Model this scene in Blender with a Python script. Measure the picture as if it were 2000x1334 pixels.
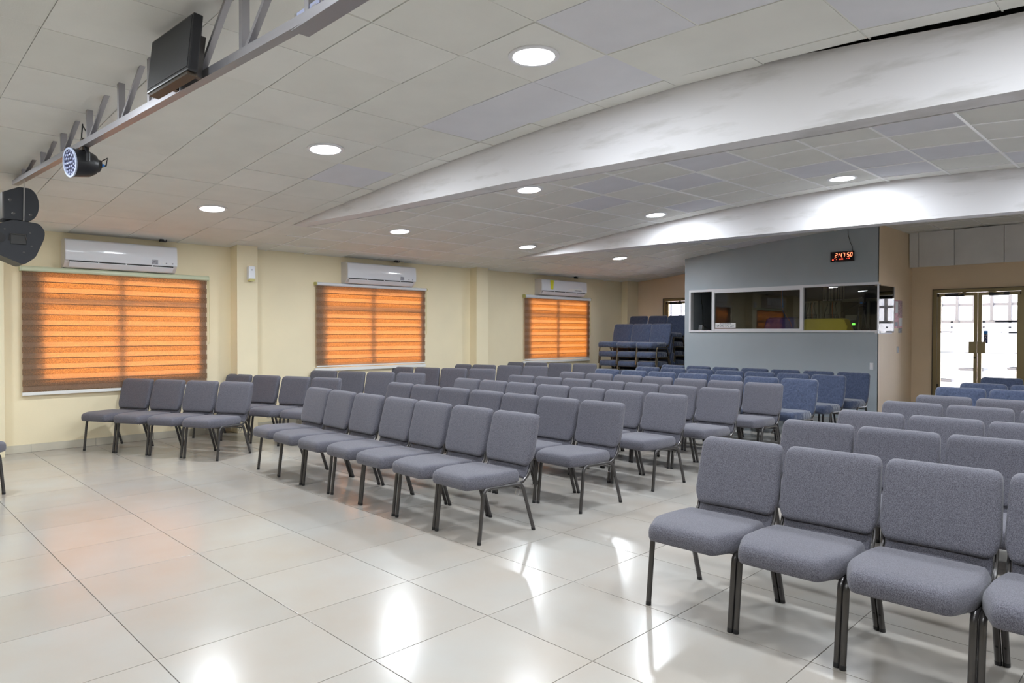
import bpy, bmesh, math, random
from mathutils import Vector, Matrix, Euler

random.seed(7)
for o in list(bpy.data.objects):
    bpy.data.objects.remove(o)
scene = bpy.context.scene
COL = scene.collection

# ------------------------------------------------------------------ camera
CAM_H = 1.5374
cd = bpy.data.cameras.new('camera')
cd.sensor_width = 36.0
cd.lens = 24.064
cd.clip_start = 0.05
cam = bpy.data.objects.new('camera', cd)
COL.objects.link(cam)
cam.matrix_world = (Matrix.Translation((0, 0, CAM_H)) @ Matrix.Rotation(0.7871, 4, 'Z')
                    @ Matrix.Rotation(math.pi / 2 - 0.0144, 4, 'X') @ Matrix.Rotation(0.0024, 4, 'Z'))
scene.camera = cam

# ------------------------------------------------------------------ world, sun, exposure
vs = scene.view_settings
vs.view_transform = 'Standard'
vs.look = 'None'
vs.gamma = 1.0
vs.use_curve_mapping = False
vs.exposure = 0.2
LAMP_POWER = 35.0
w = bpy.data.worlds.new('sky')
scene.world = w
w.use_nodes = True
wn = w.node_tree.nodes
wn.clear()
wo = wn.new('ShaderNodeOutputWorld')
wb = wn.new('ShaderNodeBackground')
ws = wn.new('ShaderNodeTexSky')
ws.sky_type = 'NISHITA'
ws.sun_disc = False
ws.sun_elevation = math.radians(30.4)
ws.sun_rotation = math.radians(253.7)
ws.dust_density = 3.0
wb.inputs['Strength'].default_value = 2.0
w.node_tree.links.new(ws.outputs[0], wb.inputs[0])
w.node_tree.links.new(wb.outputs[0], wo.inputs[0])
sl = bpy.data.lights.new('sun_offscreen', 'SUN')
sl.energy = 2.2
sl.angle = math.radians(9)
sl.color = (1.0, 0.96, 0.9)
so = bpy.data.objects.new('sun_offscreen', sl)
COL.objects.link(so)
so.rotation_euler = Vector((0.82, 0.24, -0.5)).to_track_quat('-Z', 'Y').to_euler()
so.location = (-20, -5, 14)

# ------------------------------------------------------------------ materials
MATS = {}


def new_mat(name):
    m = bpy.data.materials.new(name)
    m.use_nodes = True
    MATS[name] = m
    nt = m.node_tree
    return m, nt, nt.nodes['Principled BSDF']


def mat(name, col, rough=0.6, metal=0.0, noise=None, bump=None, spec=None, emit=None, coat=0.0, sheen=0.0):
    """noise=(scale, amount): colour variation; bump=(scale, strength)"""
    m, nt, b = new_mat(name)
    b.inputs['Base Color'].default_value = (*col, 1)
    b.inputs['Roughness'].default_value = rough
    b.inputs['Metallic'].default_value = metal
    if spec is not None:
        b.inputs['Specular IOR Level'].default_value = spec
    if coat:
        b.inputs['Coat Weight'].default_value = coat
    if sheen:
        b.inputs['Sheen Weight'].default_value = sheen
    if emit:
        b.inputs['Emission Color'].default_value = (*emit[0], 1)
        b.inputs['Emission Strength'].default_value = emit[1]
    if noise or bump:
        tc = nt.nodes.new('ShaderNodeTexCoord')
    if noise:
        n = nt.nodes.new('ShaderNodeTexNoise')
        n.inputs['Scale'].default_value = noise[0]
        n.inputs['Detail'].default_value = 4
        nt.links.new(tc.outputs['Object'], n.inputs['Vector'])
        r = nt.nodes.new('ShaderNodeValToRGB')
        a = noise[1]
        r.color_ramp.elements[0].position = 0.3
        r.color_ramp.elements[1].position = 0.7
        r.color_ramp.elements[0].color = (*[c * (1 - a) for c in col], 1)
        r.color_ramp.elements[1].color = (*[min(1, c * (1 + a)) for c in col], 1)
        nt.links.new(n.outputs['Fac'], r.inputs['Fac'])
        nt.links.new(r.outputs['Color'], b.inputs['Base Color'])
    if bump:
        n2 = nt.nodes.new('ShaderNodeTexNoise')
        n2.inputs['Scale'].default_value = bump[0]
        n2.inputs['Detail'].default_value = 3
        nt.links.new(tc.outputs['Object'], n2.inputs['Vector'])
        bp = nt.nodes.new('ShaderNodeBump')
        bp.inputs['Strength'].default_value = bump[1]
        bp.inputs['Distance'].default_value = 0.02
        nt.links.new(n2.outputs['Fac'], bp.inputs['Height'])
        nt.links.new(bp.outputs['Normal'], b.inputs['Normal'])
    return m


def floor_tile_mat():
    m, nt, b = new_mat('glazed_floor_tile')
    tc = nt.nodes.new('ShaderNodeTexCoord')
    geo = nt.nodes.new('ShaderNodeNewGeometry')
    oi = nt.nodes.new('ShaderNodeObjectInfo')
    n = nt.nodes.new('ShaderNodeTexNoise')
    n.inputs['Scale'].default_value = 1.7
    n.inputs['Detail'].default_value = 5
    nt.links.new(geo.outputs['Position'], n.inputs['Vector'])
    r = nt.nodes.new('ShaderNodeValToRGB')
    r.color_ramp.elements[0].position = 0.32
    r.color_ramp.elements[1].position = 0.7
    r.color_ramp.elements[0].color = (0.43, 0.385, 0.335, 1)
    r.color_ramp.elements[1].color = (0.44, 0.425, 0.395, 1)
    nt.links.new(n.outputs['Fac'], r.inputs['Fac'])
    h = nt.nodes.new('ShaderNodeHueSaturation')
    mr = nt.nodes.new('ShaderNodeMapRange')
    mr.inputs['To Min'].default_value = 0.94
    mr.inputs['To Max'].default_value = 1.04
    nt.links.new(oi.outputs['Random'], mr.inputs['Value'])
    nt.links.new(mr.outputs['Result'], h.inputs['Value'])
    nt.links.new(r.outputs['Color'], h.inputs['Color'])
    nt.links.new(h.outputs['Color'], b.inputs['Base Color'])
    n2 = nt.nodes.new('ShaderNodeTexNoise')
    n2.inputs['Scale'].default_value = 5
    nt.links.new(geo.outputs['Position'], n2.inputs['Vector'])
    mr2 = nt.nodes.new('ShaderNodeMapRange')
    mr2.inputs['To Min'].default_value = 0.15
    mr2.inputs['To Max'].default_value = 0.25
    nt.links.new(n2.outputs['Fac'], mr2.inputs['Value'])
    nt.links.new(mr2.outputs['Result'], b.inputs['Roughness'])
    return m


def fabric_mat(name, c1, c2, scale, wrinkle=0.0, sheen=0.2):
    m, nt, b = new_mat(name)
    tc = nt.nodes.new('ShaderNodeTexCoord')
    n = nt.nodes.new('ShaderNodeTexNoise')
    n.inputs['Scale'].default_value = scale
    n.inputs['Detail'].default_value = 3
    n.inputs['Roughness'].default_value = 0.7
    mp = nt.nodes.new('ShaderNodeMapping')
    mp.inputs['Scale'].default_value = (1, 1, 0.6)
    nt.links.new(tc.outputs['Object'], mp.inputs['Vector'])
    nt.links.new(mp.outputs['Vector'], n.inputs['Vector'])
    r = nt.nodes.new('ShaderNodeValToRGB')
    r.color_ramp.elements[0].position = 0.35
    r.color_ramp.elements[1].position = 0.65
    r.color_ramp.elements[0].color = (*c1, 1)
    r.color_ramp.elements[1].color = (*c2, 1)
    nt.links.new(n.outputs['Fac'], r.inputs['Fac'])
    nt.links.new(r.outputs['Color'], b.inputs['Base Color'])
    b.inputs['Roughness'].default_value = 0.85
    b.inputs['Sheen Weight'].default_value = sheen
    b.inputs['Specular IOR Level'].default_value = 0.2
    bp = nt.nodes.new('ShaderNodeBump')
    bp.inputs['Strength'].default_value = 0.25
    bp.inputs['Distance'].default_value = 0.003
    nt.links.new(n.outputs['Fac'], bp.inputs['Height'])
    if wrinkle:
        n2 = nt.nodes.new('ShaderNodeTexNoise')
        n2.inputs['Scale'].default_value = 7
        n2.inputs['Distortion'].default_value = 1.2
        n2.inputs['Detail'].default_value = 2
        oi = nt.nodes.new('ShaderNodeObjectInfo')
        ad = nt.nodes.new('ShaderNodeVectorMath')
        sc = nt.nodes.new('ShaderNodeMath')
        sc.operation = 'MULTIPLY'
        sc.inputs[1].default_value = 30
        nt.links.new(oi.outputs['Random'], sc.inputs[0])
        nt.links.new(tc.outputs['Object'], ad.inputs[0])
        nt.links.new(sc.outputs[0], ad.inputs[1])
        nt.links.new(ad.outputs[0], n2.inputs['Vector'])
        b2 = nt.nodes.new('ShaderNodeBump')
        b2.inputs['Strength'].default_value = wrinkle
        b2.inputs['Distance'].default_value = 0.04
        nt.links.new(n2.outputs['Fac'], b2.inputs['Height'])
        nt.links.new(bp.outputs['Normal'], b2.inputs['Normal'])
        nt.links.new(b2.outputs['Normal'], b.inputs['Normal'])
    else:
        nt.links.new(bp.outputs['Normal'], b.inputs['Normal'])
    return m


def translucent_mat(name, dif, trans, speck=0.0, mix=0.6):
    m, nt, b = new_mat(name)
    out = nt.nodes['Material Output']
    nt.nodes.remove(b)
    d = nt.nodes.new('ShaderNodeBsdfDiffuse')
    t = nt.nodes.new('ShaderNodeBsdfTranslucent')
    mx = nt.nodes.new('ShaderNodeMixShader')
    mx.inputs[0].default_value = mix
    d.inputs['Color'].default_value = (*dif, 1)
    t.inputs['Color'].default_value = (*trans, 1)
    if speck:
        tc = nt.nodes.new('ShaderNodeTexCoord')
        n = nt.nodes.new('ShaderNodeTexNoise')
        n.inputs['Scale'].default_value = 130
        n.inputs['Detail'].default_value = 3
        nt.links.new(tc.outputs['Object'], n.inputs['Vector'])
        r = nt.nodes.new('ShaderNodeValToRGB')
        r.color_ramp.elements[0].position = 0.4
        r.color_ramp.elements[1].position = 0.68
        r.color_ramp.elements[0].color = (*[c * (1 - speck) for c in trans], 1)
        r.color_ramp.elements[1].color = (*[min(1, c * (1 + speck * 1.5) + 0.05) for c in trans], 1)
        nt.links.new(n.outputs['Fac'], r.inputs['Fac'])
        nt.links.new(r.outputs['Color'], t.inputs['Color'])
    nt.links.new(d.outputs[0], mx.inputs[1])
    nt.links.new(t.outputs[0], mx.inputs[2])
    nt.links.new(mx.outputs[0], out.inputs[0])
    return m


def glass_mat(name, tint=(1, 1, 1), rough=0.0, ior=1.5):
    """thin pane: Fresnel reflection over a clear (tinted) transmission"""
    m, nt, b = new_mat(name)
    out = nt.nodes['Material Output']
    nt.nodes.remove(b)
    t = nt.nodes.new('ShaderNodeBsdfTransparent')
    t.inputs[0].default_value = (*tint, 1)
    g = nt.nodes.new('ShaderNodeBsdfGlossy')
    g.inputs['Roughness'].default_value = rough
    f = nt.nodes.new('ShaderNodeFresnel')
    f.inputs[0].default_value = ior
    mx = nt.nodes.new('ShaderNodeMixShader')
    nt.links.new(f.outputs[0], mx.inputs[0])
    nt.links.new(t.outputs[0], mx.inputs[1])
    nt.links.new(g.outputs[0], mx.inputs[2])
    nt.links.new(mx.outputs[0], out.inputs[0])
    return m


floor_tile_mat()
mat('grout', (0.16, 0.15, 0.14), 0.9)
mat('wall_cream', (0.90, 0.795, 0.56), 0.55, noise=(1.5, 0.03), bump=(60, 0.03))
mat('wall_peach', (0.88, 0.705, 0.50), 0.6, noise=(1.5, 0.03), bump=(60, 0.03))
mat('booth_grey', (0.42, 0.475, 0.52), 0.5, noise=(2, 0.03))
mat('white_paint', (0.80, 0.79, 0.80), 0.55, noise=(3, 0.04))


def beam_mat():
    m, nt, b = new_mat('beam_paint')
    geo = nt.nodes.new('ShaderNodeNewGeometry')
    mp = nt.nodes.new('ShaderNodeMapping')
    mp.inputs['Scale'].default_value = (0.9, 1, 4.5)
    mp.inputs['Rotation'].default_value = (0, 0.12, 0)
    nt.links.new(geo.outputs['Position'], mp.inputs['Vector'])
    n = nt.nodes.new('ShaderNodeTexNoise')
    n.inputs['Scale'].default_value = 1.6
    n.inputs['Detail'].default_value = 6
    n.inputs['Roughness'].default_value = 0.6
    nt.links.new(mp.outputs['Vector'], n.inputs['Vector'])
    r = nt.nodes.new('ShaderNodeValToRGB')
    r.color_ramp.elements[0].position = 0.33
    r.color_ramp.elements[1].position = 0.47
    r.color_ramp.elements[0].color = (0.615, 0.605, 0.605, 1)
    r.color_ramp.elements[1].color = (0.75, 0.74, 0.76, 1)
    nt.links.new(n.outputs['Fac'], r.inputs['Fac'])
    nt.links.new(r.outputs['Color'], b.inputs['Base Color'])
    b.inputs['Roughness'].default_value = 0.6


beam_mat()
mat('ceiling_tile_cream', (0.79, 0.79, 0.75), 0.85, noise=(3, 0.03), bump=(120, 0.05))
mat('ceiling_tile_white', (0.82, 0.82, 0.785), 0.85, noise=(3, 0.03), bump=(120, 0.05))
mat('ceiling_tile_blue', (0.745, 0.75, 0.80), 0.85, noise=(3, 0.03), bump=(120, 0.05))
mat('roof_slab', (0.38, 0.37, 0.36), 0.9)
mat('tbar_white', (0.92, 0.92, 0.92), 0.35)
mat('baseboard_tile', (0.62, 0.58, 0.48), 0.25, noise=(4, 0.05))
fabric_mat('grey_fabric', (0.055, 0.054, 0.070), (0.192, 0.188, 0.222), 330)
fabric_mat('blue_velvet', (0.042, 0.056, 0.105), (0.07, 0.09, 0.155), 60, wrinkle=0.5, sheen=0.5)
mat('gunmetal', (0.10, 0.095, 0.095), 0.3, 0.75)
mat('brass_tube', (0.12, 0.10, 0.07), 0.35, 0.8)
mat('black_plastic', (0.012, 0.012, 0.014), 0.4)
mat('speaker_black', (0.018, 0.02, 0.027), 0.5, bump=(300, 0.1))
mat('steel_grey', (0.36, 0.35, 0.37), 0.38, 0.6)
mat('chrome', (0.75, 0.75, 0.78), 0.15, 1.0)
mat('ac_white', (0.84, 0.86, 0.92), 0.12)
mat('ac_side', (0.72, 0.69, 0.68), 0.35)
mat('dark_slot', (0.05, 0.05, 0.05), 0.7)
mat('cassette_green', (0.70, 0.75, 0.55), 0.25)
mat('cassette_white', (0.80, 0.82, 0.86), 0.3)
mat('rail_white', (0.85, 0.85, 0.83), 0.4)
mat('cap_yellow', (0.62, 0.57, 0.22), 0.5)
translucent_mat('blind_dense', (0.46, 0.32, 0.215), (0.43, 0.235, 0.062), speck=0.5, mix=0.58)
translucent_mat('blind_sheer', (0.50, 0.37, 0.27), (0.49, 0.30, 0.142), speck=0.12, mix=0.58)
glass_mat('window_glass')
glass_mat('booth_glass', (0.74, 0.75, 0.73), ior=1.55)
glass_mat('booth_glass_clear', (0.9, 0.9, 0.9))
mat('alu_white', (0.80, 0.80, 0.84), 0.35)
mat('bronze_alu', (0.30, 0.235, 0.12), 0.35, 0.55)
mat('dark_bronze', (0.06, 0.045, 0.03), 0.4, 0.4)
mat('led_face', (1, 1, 1), 0.5, emit=((0.93, 0.95, 1.0), 9.0))
mat('lamp_trim', (0.85, 0.85, 0.88), 0.4)
mat('screen_off', (0.03, 0.03, 0.032), 0.5, spec=.3)
mat('digit_red', (0.4, 0.05, 0.02), 0.5, emit=((1.0, 0.22, 0.10), 2.6))
mat('digit_dim', (0.25, 0.02, 0.02), 0.5, emit=((1.0, 0.10, 0.05), 1.2))
mat('clock_face', (0.02, 0.004, 0.005), 0.2)
mat('paper_white', (0.85, 0.85, 0.86), 0.6)
mat('ink_dark', (0.02, 0.02, 0.05), 0.6)
mat('poster_pink', (0.72, 0.35, 0.40), 0.5, noise=(14, 0.25))
mat('poster_photo', (0.42, 0.26, 0.28), 0.5, noise=(30, 0.6))
mat('poster_grey', (0.33, 0.33, 0.38), 0.5, noise=(40, 0.4))
mat('yellow_cloth', (0.92, 0.78, 0.06), 0.7, bump=(5, 0.3))
mat('blue_cloth', (0.01, 0.05, 0.62), 0.55, bump=(6, 0.4))
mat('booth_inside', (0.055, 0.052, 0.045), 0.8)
mat('panel_green', (0.33, 0.34, 0.24), 0.5)
mat('conduit', (0.45, 0.44, 0.32), 0.45)
mat('cable_black', (0.01, 0.01, 0.01), 0.5)
mat('cable_white', (0.55, 0.54, 0.42), 0.5)
mat('cable_blue', (0.03, 0.17, 0.50), 0.5)
mat('cable_orange', (0.55, 0.16, 0.03), 0.5)
mat('tag_yellow', (0.80, 0.78, 0.03), 0.5)
mat('accent_blue', (0.02, 0.22, 0.7), 0.4)
mat('led_green', (0.02, 0.2, 0.02), 0.4, emit=((0.2, 1.0, 0.1), 1.5))
mat('wood_desk', (0.20, 0.12, 0.06), 0.5, noise=(8, 0.2))
mat('par_ring', (0.36, 0.40, 0.52), 0.35)
mat('par_lens', (0.34, 0.37, 0.52), 0.12)
mat('par_face', (0.02, 0.02, 0.08), 0.3)
mat('concrete', (0.55, 0.54, 0.52), 0.85, noise=(1, 0.08))
mat('outdoor_white', (0.82, 0.82, 0.84), 0.8)
mat('outdoor_iron', (0.13, 0.13, 0.14), 0.7)
mat('plant_green', (0.05, 0.12, 0.03), 0.7)
mat('door_film', (0.10, 0.11, 0.16), 0.6)
mat('sticker_blue', (0.02, 0.03, 0.16), 0.5)
mat('wall_plain', (0.84, 0.77, 0.62), 0.6)
mat('stage_wood', (0.25, 0.14, 0.07), 0.4, noise=(3, 0.1))


# ------------------------------------------------------------------ mesh helpers
class MB:
    def __init__(self):
        self.bm = bmesh.new()

    def box(self, x0, x1, y0, y1, z0, z1, bevel=0.0):
        v = [self.bm.verts.new((x, y, z)) for z in (z0, z1) for y in (y0, y1) for x in (x0, x1)]
        fs = []
        for f in ((0, 2, 3, 1), (4, 5, 7, 6), (0, 1, 5, 4), (2, 6, 7, 3), (0, 4, 6, 2), (1, 3, 7, 5)):
            fs.append(self.bm.faces.new([v[i] for i in f]))
        if bevel:
            es = {e for f in fs for e in f.edges}
            bmesh.ops.bevel(self.bm, geom=list(es), offset=bevel, segments=2, affect='EDGES', profile=0.7)
        return self

    def hexa(self, pts):
        """8 points: bottom ring 4 then top ring 4 (same order)"""
        v = [self.bm.verts.new(p) for p in pts]
        for f in ((3, 2, 1, 0), (4, 5, 6, 7), (0, 1, 5, 4), (1, 2, 6, 5), (2, 3, 7, 6), (3, 0, 4, 7)):
            self.bm.faces.new([v[i] for i in f])
        return self

    def prism(self, poly, a, b, fn):
        """poly: 2D points; fn(u,v,t)->xyz for t in (a,b)"""
        r0 = [self.bm.verts.new(fn(u, v, a)) for u, v in poly]
        r1 = [self.bm.verts.new(fn(u, v, b)) for u, v in poly]
        n = len(poly)
        self.bm.faces.new(r0[::-1])
        self.bm.faces.new(r1)
        for i in range(n):
            self.bm.faces.new((r0[i], r0[(i + 1) % n], r1[(i + 1) % n], r1[i]))
        return self

    def rings(self, rings, cap0=True, cap1=True):
        vr = [[self.bm.verts.new(p) for p in r] for r in rings]
        n = len(rings[0])
        for a, b in zip(vr[:-1], vr[1:]):
            for i in range(n):
                self.bm.faces.new((a[i], a[(i + 1) % n], b[(i + 1) % n], b[i]))
        if cap0:
            self.bm.faces.new(vr[0][::-1])
        if cap1:
            self.bm.faces.new(vr[-1])
        return self

    def tube(self, path, ra, rb=None, seg=8, ref=(1, 0, 0)):
        """sweep an oval (ra along ref, rb across) along a path"""
        rb = rb or ra
        P = [Vector(p) for p in path]
        rs = []
        for i, p in enumerate(P):
            t = (P[min(i + 1, len(P) - 1)] - P[max(i - 1, 0)]).normalized()
            u = Vector(ref)
            u = (u - t * u.dot(t))
            if u.length < 1e-4:
                u = Vector((0, 1, 0)) - t * t.y
            u.normalize()
            v = t.cross(u)
            rs.append([p + u * (ra * math.cos(2 * math.pi * k / seg)) + v * (rb * math.sin(2 * math.pi * k / seg))
                       for k in range(seg)])
        return self.rings(rs)

    def lathe(self, prof, c, axis, seg=24):
        """prof: (r, h) along axis from c"""
        ax = Vector(axis).normalized()
        u = ax.orthogonal().normalized()
        v = ax.cross(u)
        c = Vector(c)
        rs = [[c + ax * h + (u * math.cos(2 * math.pi * k / seg) + v * math.sin(2 * math.pi * k / seg)) * max(r, 1e-4)
               for k in range(seg)] for r, h in prof]
        return self.rings(rs)

    def build(self, name, material, parent=None, smooth=False, **props):
        me = self.mesh(name, material, smooth)
        return link(name, me, parent, **props)

    def mesh(self, name, material, smooth=False):
        bmesh.ops.recalc_face_normals(self.bm, faces=self.bm.faces)
        me = bpy.data.meshes.new(name)
        self.bm.to_mesh(me)
        self.bm.free()
        me.materials.append(MATS[material])
        if smooth:
            me.polygons.foreach_set('use_smooth', [True] * len(me.polygons))
            if smooth != 'all':
                try:
                    me.set_sharp_from_angle(angle=math.radians(40))
                except Exception:
                    pass
        return me


def link(name, data, parent=None, label=None, cat=None, group=None, kind=None, loc=None, rotz=None):
    o = bpy.data.objects.new(name, data)
    COL.objects.link(o)
    if parent is not None:
        o.parent = parent
    if label:
        o['label'] = label
    if cat:
        o['category'] = cat
    if group:
        o['group'] = group
    if kind:
        o['kind'] = kind
    if loc is not None:
        o.location = loc
    if rotz is not None:
        o.rotation_euler = (0, 0, rotz)
    return o


def thing(name, label, cat, loc=(0, 0, 0), rotz=0.0, group=None):
    return link(name, None, None, label, cat, group, None, loc, rotz)


def copy_tree(o, parent=None):
    c = o.copy()
    COL.objects.link(c)
    c.parent = parent
    for ch in o.children:
        copy_tree(ch, c)
    return c


def text_mesh(name, s, size, material, fn, parent, spacing=1.0, xs=1.0):
    """flat lettering: fn maps (u, v) text plane to world xyz"""
    cu = bpy.data.curves.new(name, 'FONT')
    cu.body = s
    cu.size = size
    cu.align_x = 'CENTER'
    cu.align_y = 'CENTER'
    cu.space_character = spacing
    to = bpy.data.objects.new(name, cu)
    COL.objects.link(to)
    dg = bpy.context.evaluated_depsgraph_get()
    me = bpy.data.meshes.new_from_object(to.evaluated_get(dg))
    bpy.data.objects.remove(to)
    for v in me.vertices:
        v.co = Vector(fn(v.co.x * xs, v.co.y))
    me.materials.clear()
    me.materials.append(MATS[material])
    return link(name, me, parent)


def interp(xs, ys, x):
    if x <= xs[0]:
        return ys[0]
    for i in range(len(xs) - 1):
        if x <= xs[i + 1]:
            t = (x - xs[i]) / (xs[i + 1] - xs[i])
            return ys[i] + t * (ys[i + 1] - ys[i])
    return ys[-1]


def fillet(pts, rad, seg=4):
    out = []
    n = len(pts)
    for i in range(n):
        p0, p, p1 = Vector(pts[i - 1]), Vector(pts[i]), Vector(pts[(i + 1) % n])
        r = rad[i] if isinstance(rad, (list, tuple)) else rad
        a, b = (p0 - p), (p1 - p)
        r = min(r, a.length * 0.48, b.length * 0.48)
        a, b = p + a.normalized() * r, p + b.normalized() * r
        for k in range(seg + 1):
            t = k / seg
            out.append(tuple(a * (1 - t) ** 2 + p * 2 * t * (1 - t) + b * t * t))
    return out


def inset(poly, d):
    n = len(poly)
    res = []
    for i in range(n):
        p0, p1 = Vector(poly[i - 1]), Vector(poly[(i + 1) % n])
        t = (p1 - p0).normalized()
        nrm = Vector((-t.y, t.x))     # inward for CCW
        res.append(tuple(Vector(poly[i]) + nrm * d))
    return res


def cushion(poly, prof, inner, fn):
    """rings of a soft pad; prof: (inset, w) from back to front; inner: (scale, w) rings closing the front"""
    mb = MB()
    cx = sum(p[0] for p in poly) / len(poly)
    cy = sum(p[1] for p in poly) / len(poly)
    rs = []
    last = poly
    for d, wv in prof:
        last = inset(poly, d)
        rs.append([fn(u, v, wv) for u, v in last])
    for s, wv in inner:
        rs.append([fn(cx + (u - cx) * s, cy + (v - cy) * s, wv) for u, v in last])
    mb.rings(rs)
    return mb


# ------------------------------------------------------------------ room dimensions
XW = -10.417          # window wall
YF = 14.8             # far wall
XR = 5.2              # wall out of frame on the right
YB = -5.0             # wall behind the camera
CPX = [-12, XW, -9.1, -7.6, -6.3, -5.0, -3.8, -2.6, -1.5, -0.3, 1.5, 6]
CPZ = [2.70, 2.81, 2.905, 3.04, 3.15, 3.24, 3.295, 3.31, 3.27, 3.18, 3.05, 2.7]


def cz(x, y):
    f = 1 + 0.028 * min(max(y - 3.3, 0), 9.5)
    return 2.81 + (interp(CPX, CPZ, x) - 2.81) * f


def on_screen(p, m=40):
    q = cam.matrix_world.inverted() @ Vector(p)
    if q.z > -0.05:
        return False
    x = 1000 + 1336.88 * q.x / -q.z
    y = 667 - 1336.88 * q.y / -q.z
    return -m < x < 2000 + m and -m < y < 1334 + m


# ---- floor: slab with individually laid glazed tiles
slab = MB().box(XW - 0.2, XR + 0.2, YB - 0.2, YF + 0.2, -0.12, -0.006)
floor = slab.build('floor', 'grout', kind='structure', label='glossy cream tiled floor of the hall')
T = 0.72
FX0, FY0 = -5.5797, 1.0689
tile_me = MB().box(-T / 2 + .0022, T / 2 - .0022, -T / 2 + .0022, T / 2 - .0022, -0.01, 0.0, bevel=0.0008).mesh('floor_tile', 'glazed_floor_tile')
rest = MB()
i0, i1 = math.floor((XW - FX0) / T), math.ceil((XR - FX0) / T)
j0, j1 = math.floor((YB - FY0) / T), math.ceil((YF - FY0) / T)
for i in range(i0, i1):
    for j in range(j0, j1):
        xa, xb = max(FX0 + i * T, XW), min(FX0 + (i + 1) * T, XR)
        ya, yb = max(FY0 + j * T, YB), min(FY0 + (j + 1) * T, YF)
        cx, cy = (xa + xb) / 2, (ya + yb) / 2
        vis = any(on_screen((x, y, 0), 0) for x in (xa, cx, xb) for y in (ya, cy, yb))
        full = xb - xa > T - .01 and yb - ya > T - .01
        if vis and not (cx < -4 and cy > 13) and cy < 13.2:
            if full:
                link('floor_tile', tile_me, floor, loc=(cx, cy, 0))
            else:
                MB().box(xa + .002, xb - .002, ya + .002, yb - .002, -0.01, 0).build('floor_tile', 'glazed_floor_tile', floor)
        else:
            rest.box(xa + .002, xb - .002, ya + .002, yb - .002, -0.01, 0)
rest.build('floor_tile_field', 'glazed_floor_tile', floor, kind='stuff')

# ---- walls
WIN = [  # opening y0,y1,z0,z1 behind each blind
    (1.86, 3.86, 0.90, 2.33),
    (5.86, 7.92, 0.98, 2.33),
    (10.86, 12.88, 0.96, 2.33)]
mb = MB()
WT = 0.14
ys = [YB]
for a, b, c, d in WIN:
    mb.box(XW - WT, XW, ys[-1], a, 0, 3.3)
    mb.box(XW - WT, XW, a, b, 0, c)
    mb.box(XW - WT, XW, a, b, d, 3.3)
    ys.append(b)
mb.box(XW - WT, XW, ys[-1], YF, 0, 3.3)
mb.build('wall_left', 'wall_cream', kind='structure', label='cream painted wall with three blind covered windows')
# windows: frame, mullions, glass
for k, (a, b, c, d) in enumerate(WIN):
    xg = XW - 0.09
    fr = MB()
    f = 0.045
    for q in ((a, a + f, c, d), (b - f, b, c, d), (a + f, b - f, c, c + f), (a + f, b - f, d - f, d)):
        fr.box(xg - .025, xg + .025, *q)
    wdw = fr.build('window_%d' % (k + 1), 'alu_white', kind='structure', label='aluminium sliding window behind an orange blind')
    m = (a + b) / 2 - 0.06
    zt = 1.97
    MB().box(xg - .02, xg + .03, m - .035, m + .035, c + f, zt - .03).build('mullion', 'alu_white', wdw)
    MB().box(xg - .02, xg + .03, m - .03, m + .03, zt + .03, d - f).build('mullion', 'alu_white', wdw)
    MB().box(xg - .02, xg + .03, a + f, b - f, zt - .03, zt + .03).build('transom', 'alu_white', wdw)
    for (p, q, r, s) in ((a + f, m, c + f, zt), (m, b - f, c + f, zt), (a + f, m, zt, d - f), (m, b - f, zt, d - f)):
        MB().box(xg - .004, xg, p, q, r, s).build('pane', 'window_glass', wdw)
# far wall with two door openings
DR = (-3.55, -2.14, 2.34)     # bright double door
DL = (-9.46, -8.05, 2.36)     # door beside the booth
mb = MB()
mb.box(XW - WT, DL[0], YF, YF + WT, 0, 4.1)
mb.box(DL[0], DL[1], YF, YF + WT, DL[2], 4.1)
mb.box(DL[1], DR[0], YF, YF + WT, 0, 4.1)
mb.box(DR[0], DR[1], YF, YF + WT, DR[2], 4.1)
mb.box(DR[1], XR, YF, YF + WT, 0, 4.1)
mb.build('wall_back', 'wall_peach', kind='structure', label='peach painted end wall with the glass doors')
MB().box(XR, XR + WT, YB, YF, 0, 3.5).build('wall_right', 'wall_plain', kind='structure', label='cream side wall out of frame')
MB().box(XW - WT, XR, YB - WT, YB, 0, 4.1).build('wall_front', 'wall_plain', kind='structure', label='cream wall behind the stage')

# pilasters
for k, (a, b, d) in enumerate(((1.17, 1.49, .24), (4.327, 4.643, .24), (9.179, 9.50, .20), (14.33, 14.80, .18))):
    MB().box(XW, XW + d, a, b, 0, cz(XW + d, a) + .02, bevel=0.004).build('trim_%d' % (k + 1), 'wall_cream', kind='structure', label='cream plastered pilaster on the window wall')

# baseboards of glazed tile pieces
bb = MB().box(XW, XW + .004, YB, YF, 0, .098).build('baseboard_left', 'grout', kind='structure', label='low baseboard of cream tiles along the window wall')
y = 0.35
while y < YF - .1:
    y2 = min(y + 0.72, YF)
    MB().box(XW + .002, XW + .012, y + .002, y2 - .002, 0.002, .10).build('baseboard_tile', 'baseboard_tile', bb)
    y = y2
bb = MB().box(-3.91, -3.9, 12.86, YF, 0, .098).build('baseboard_booth', 'grout', kind='structure', label='low tile baseboard on the booth side wall')

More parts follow.
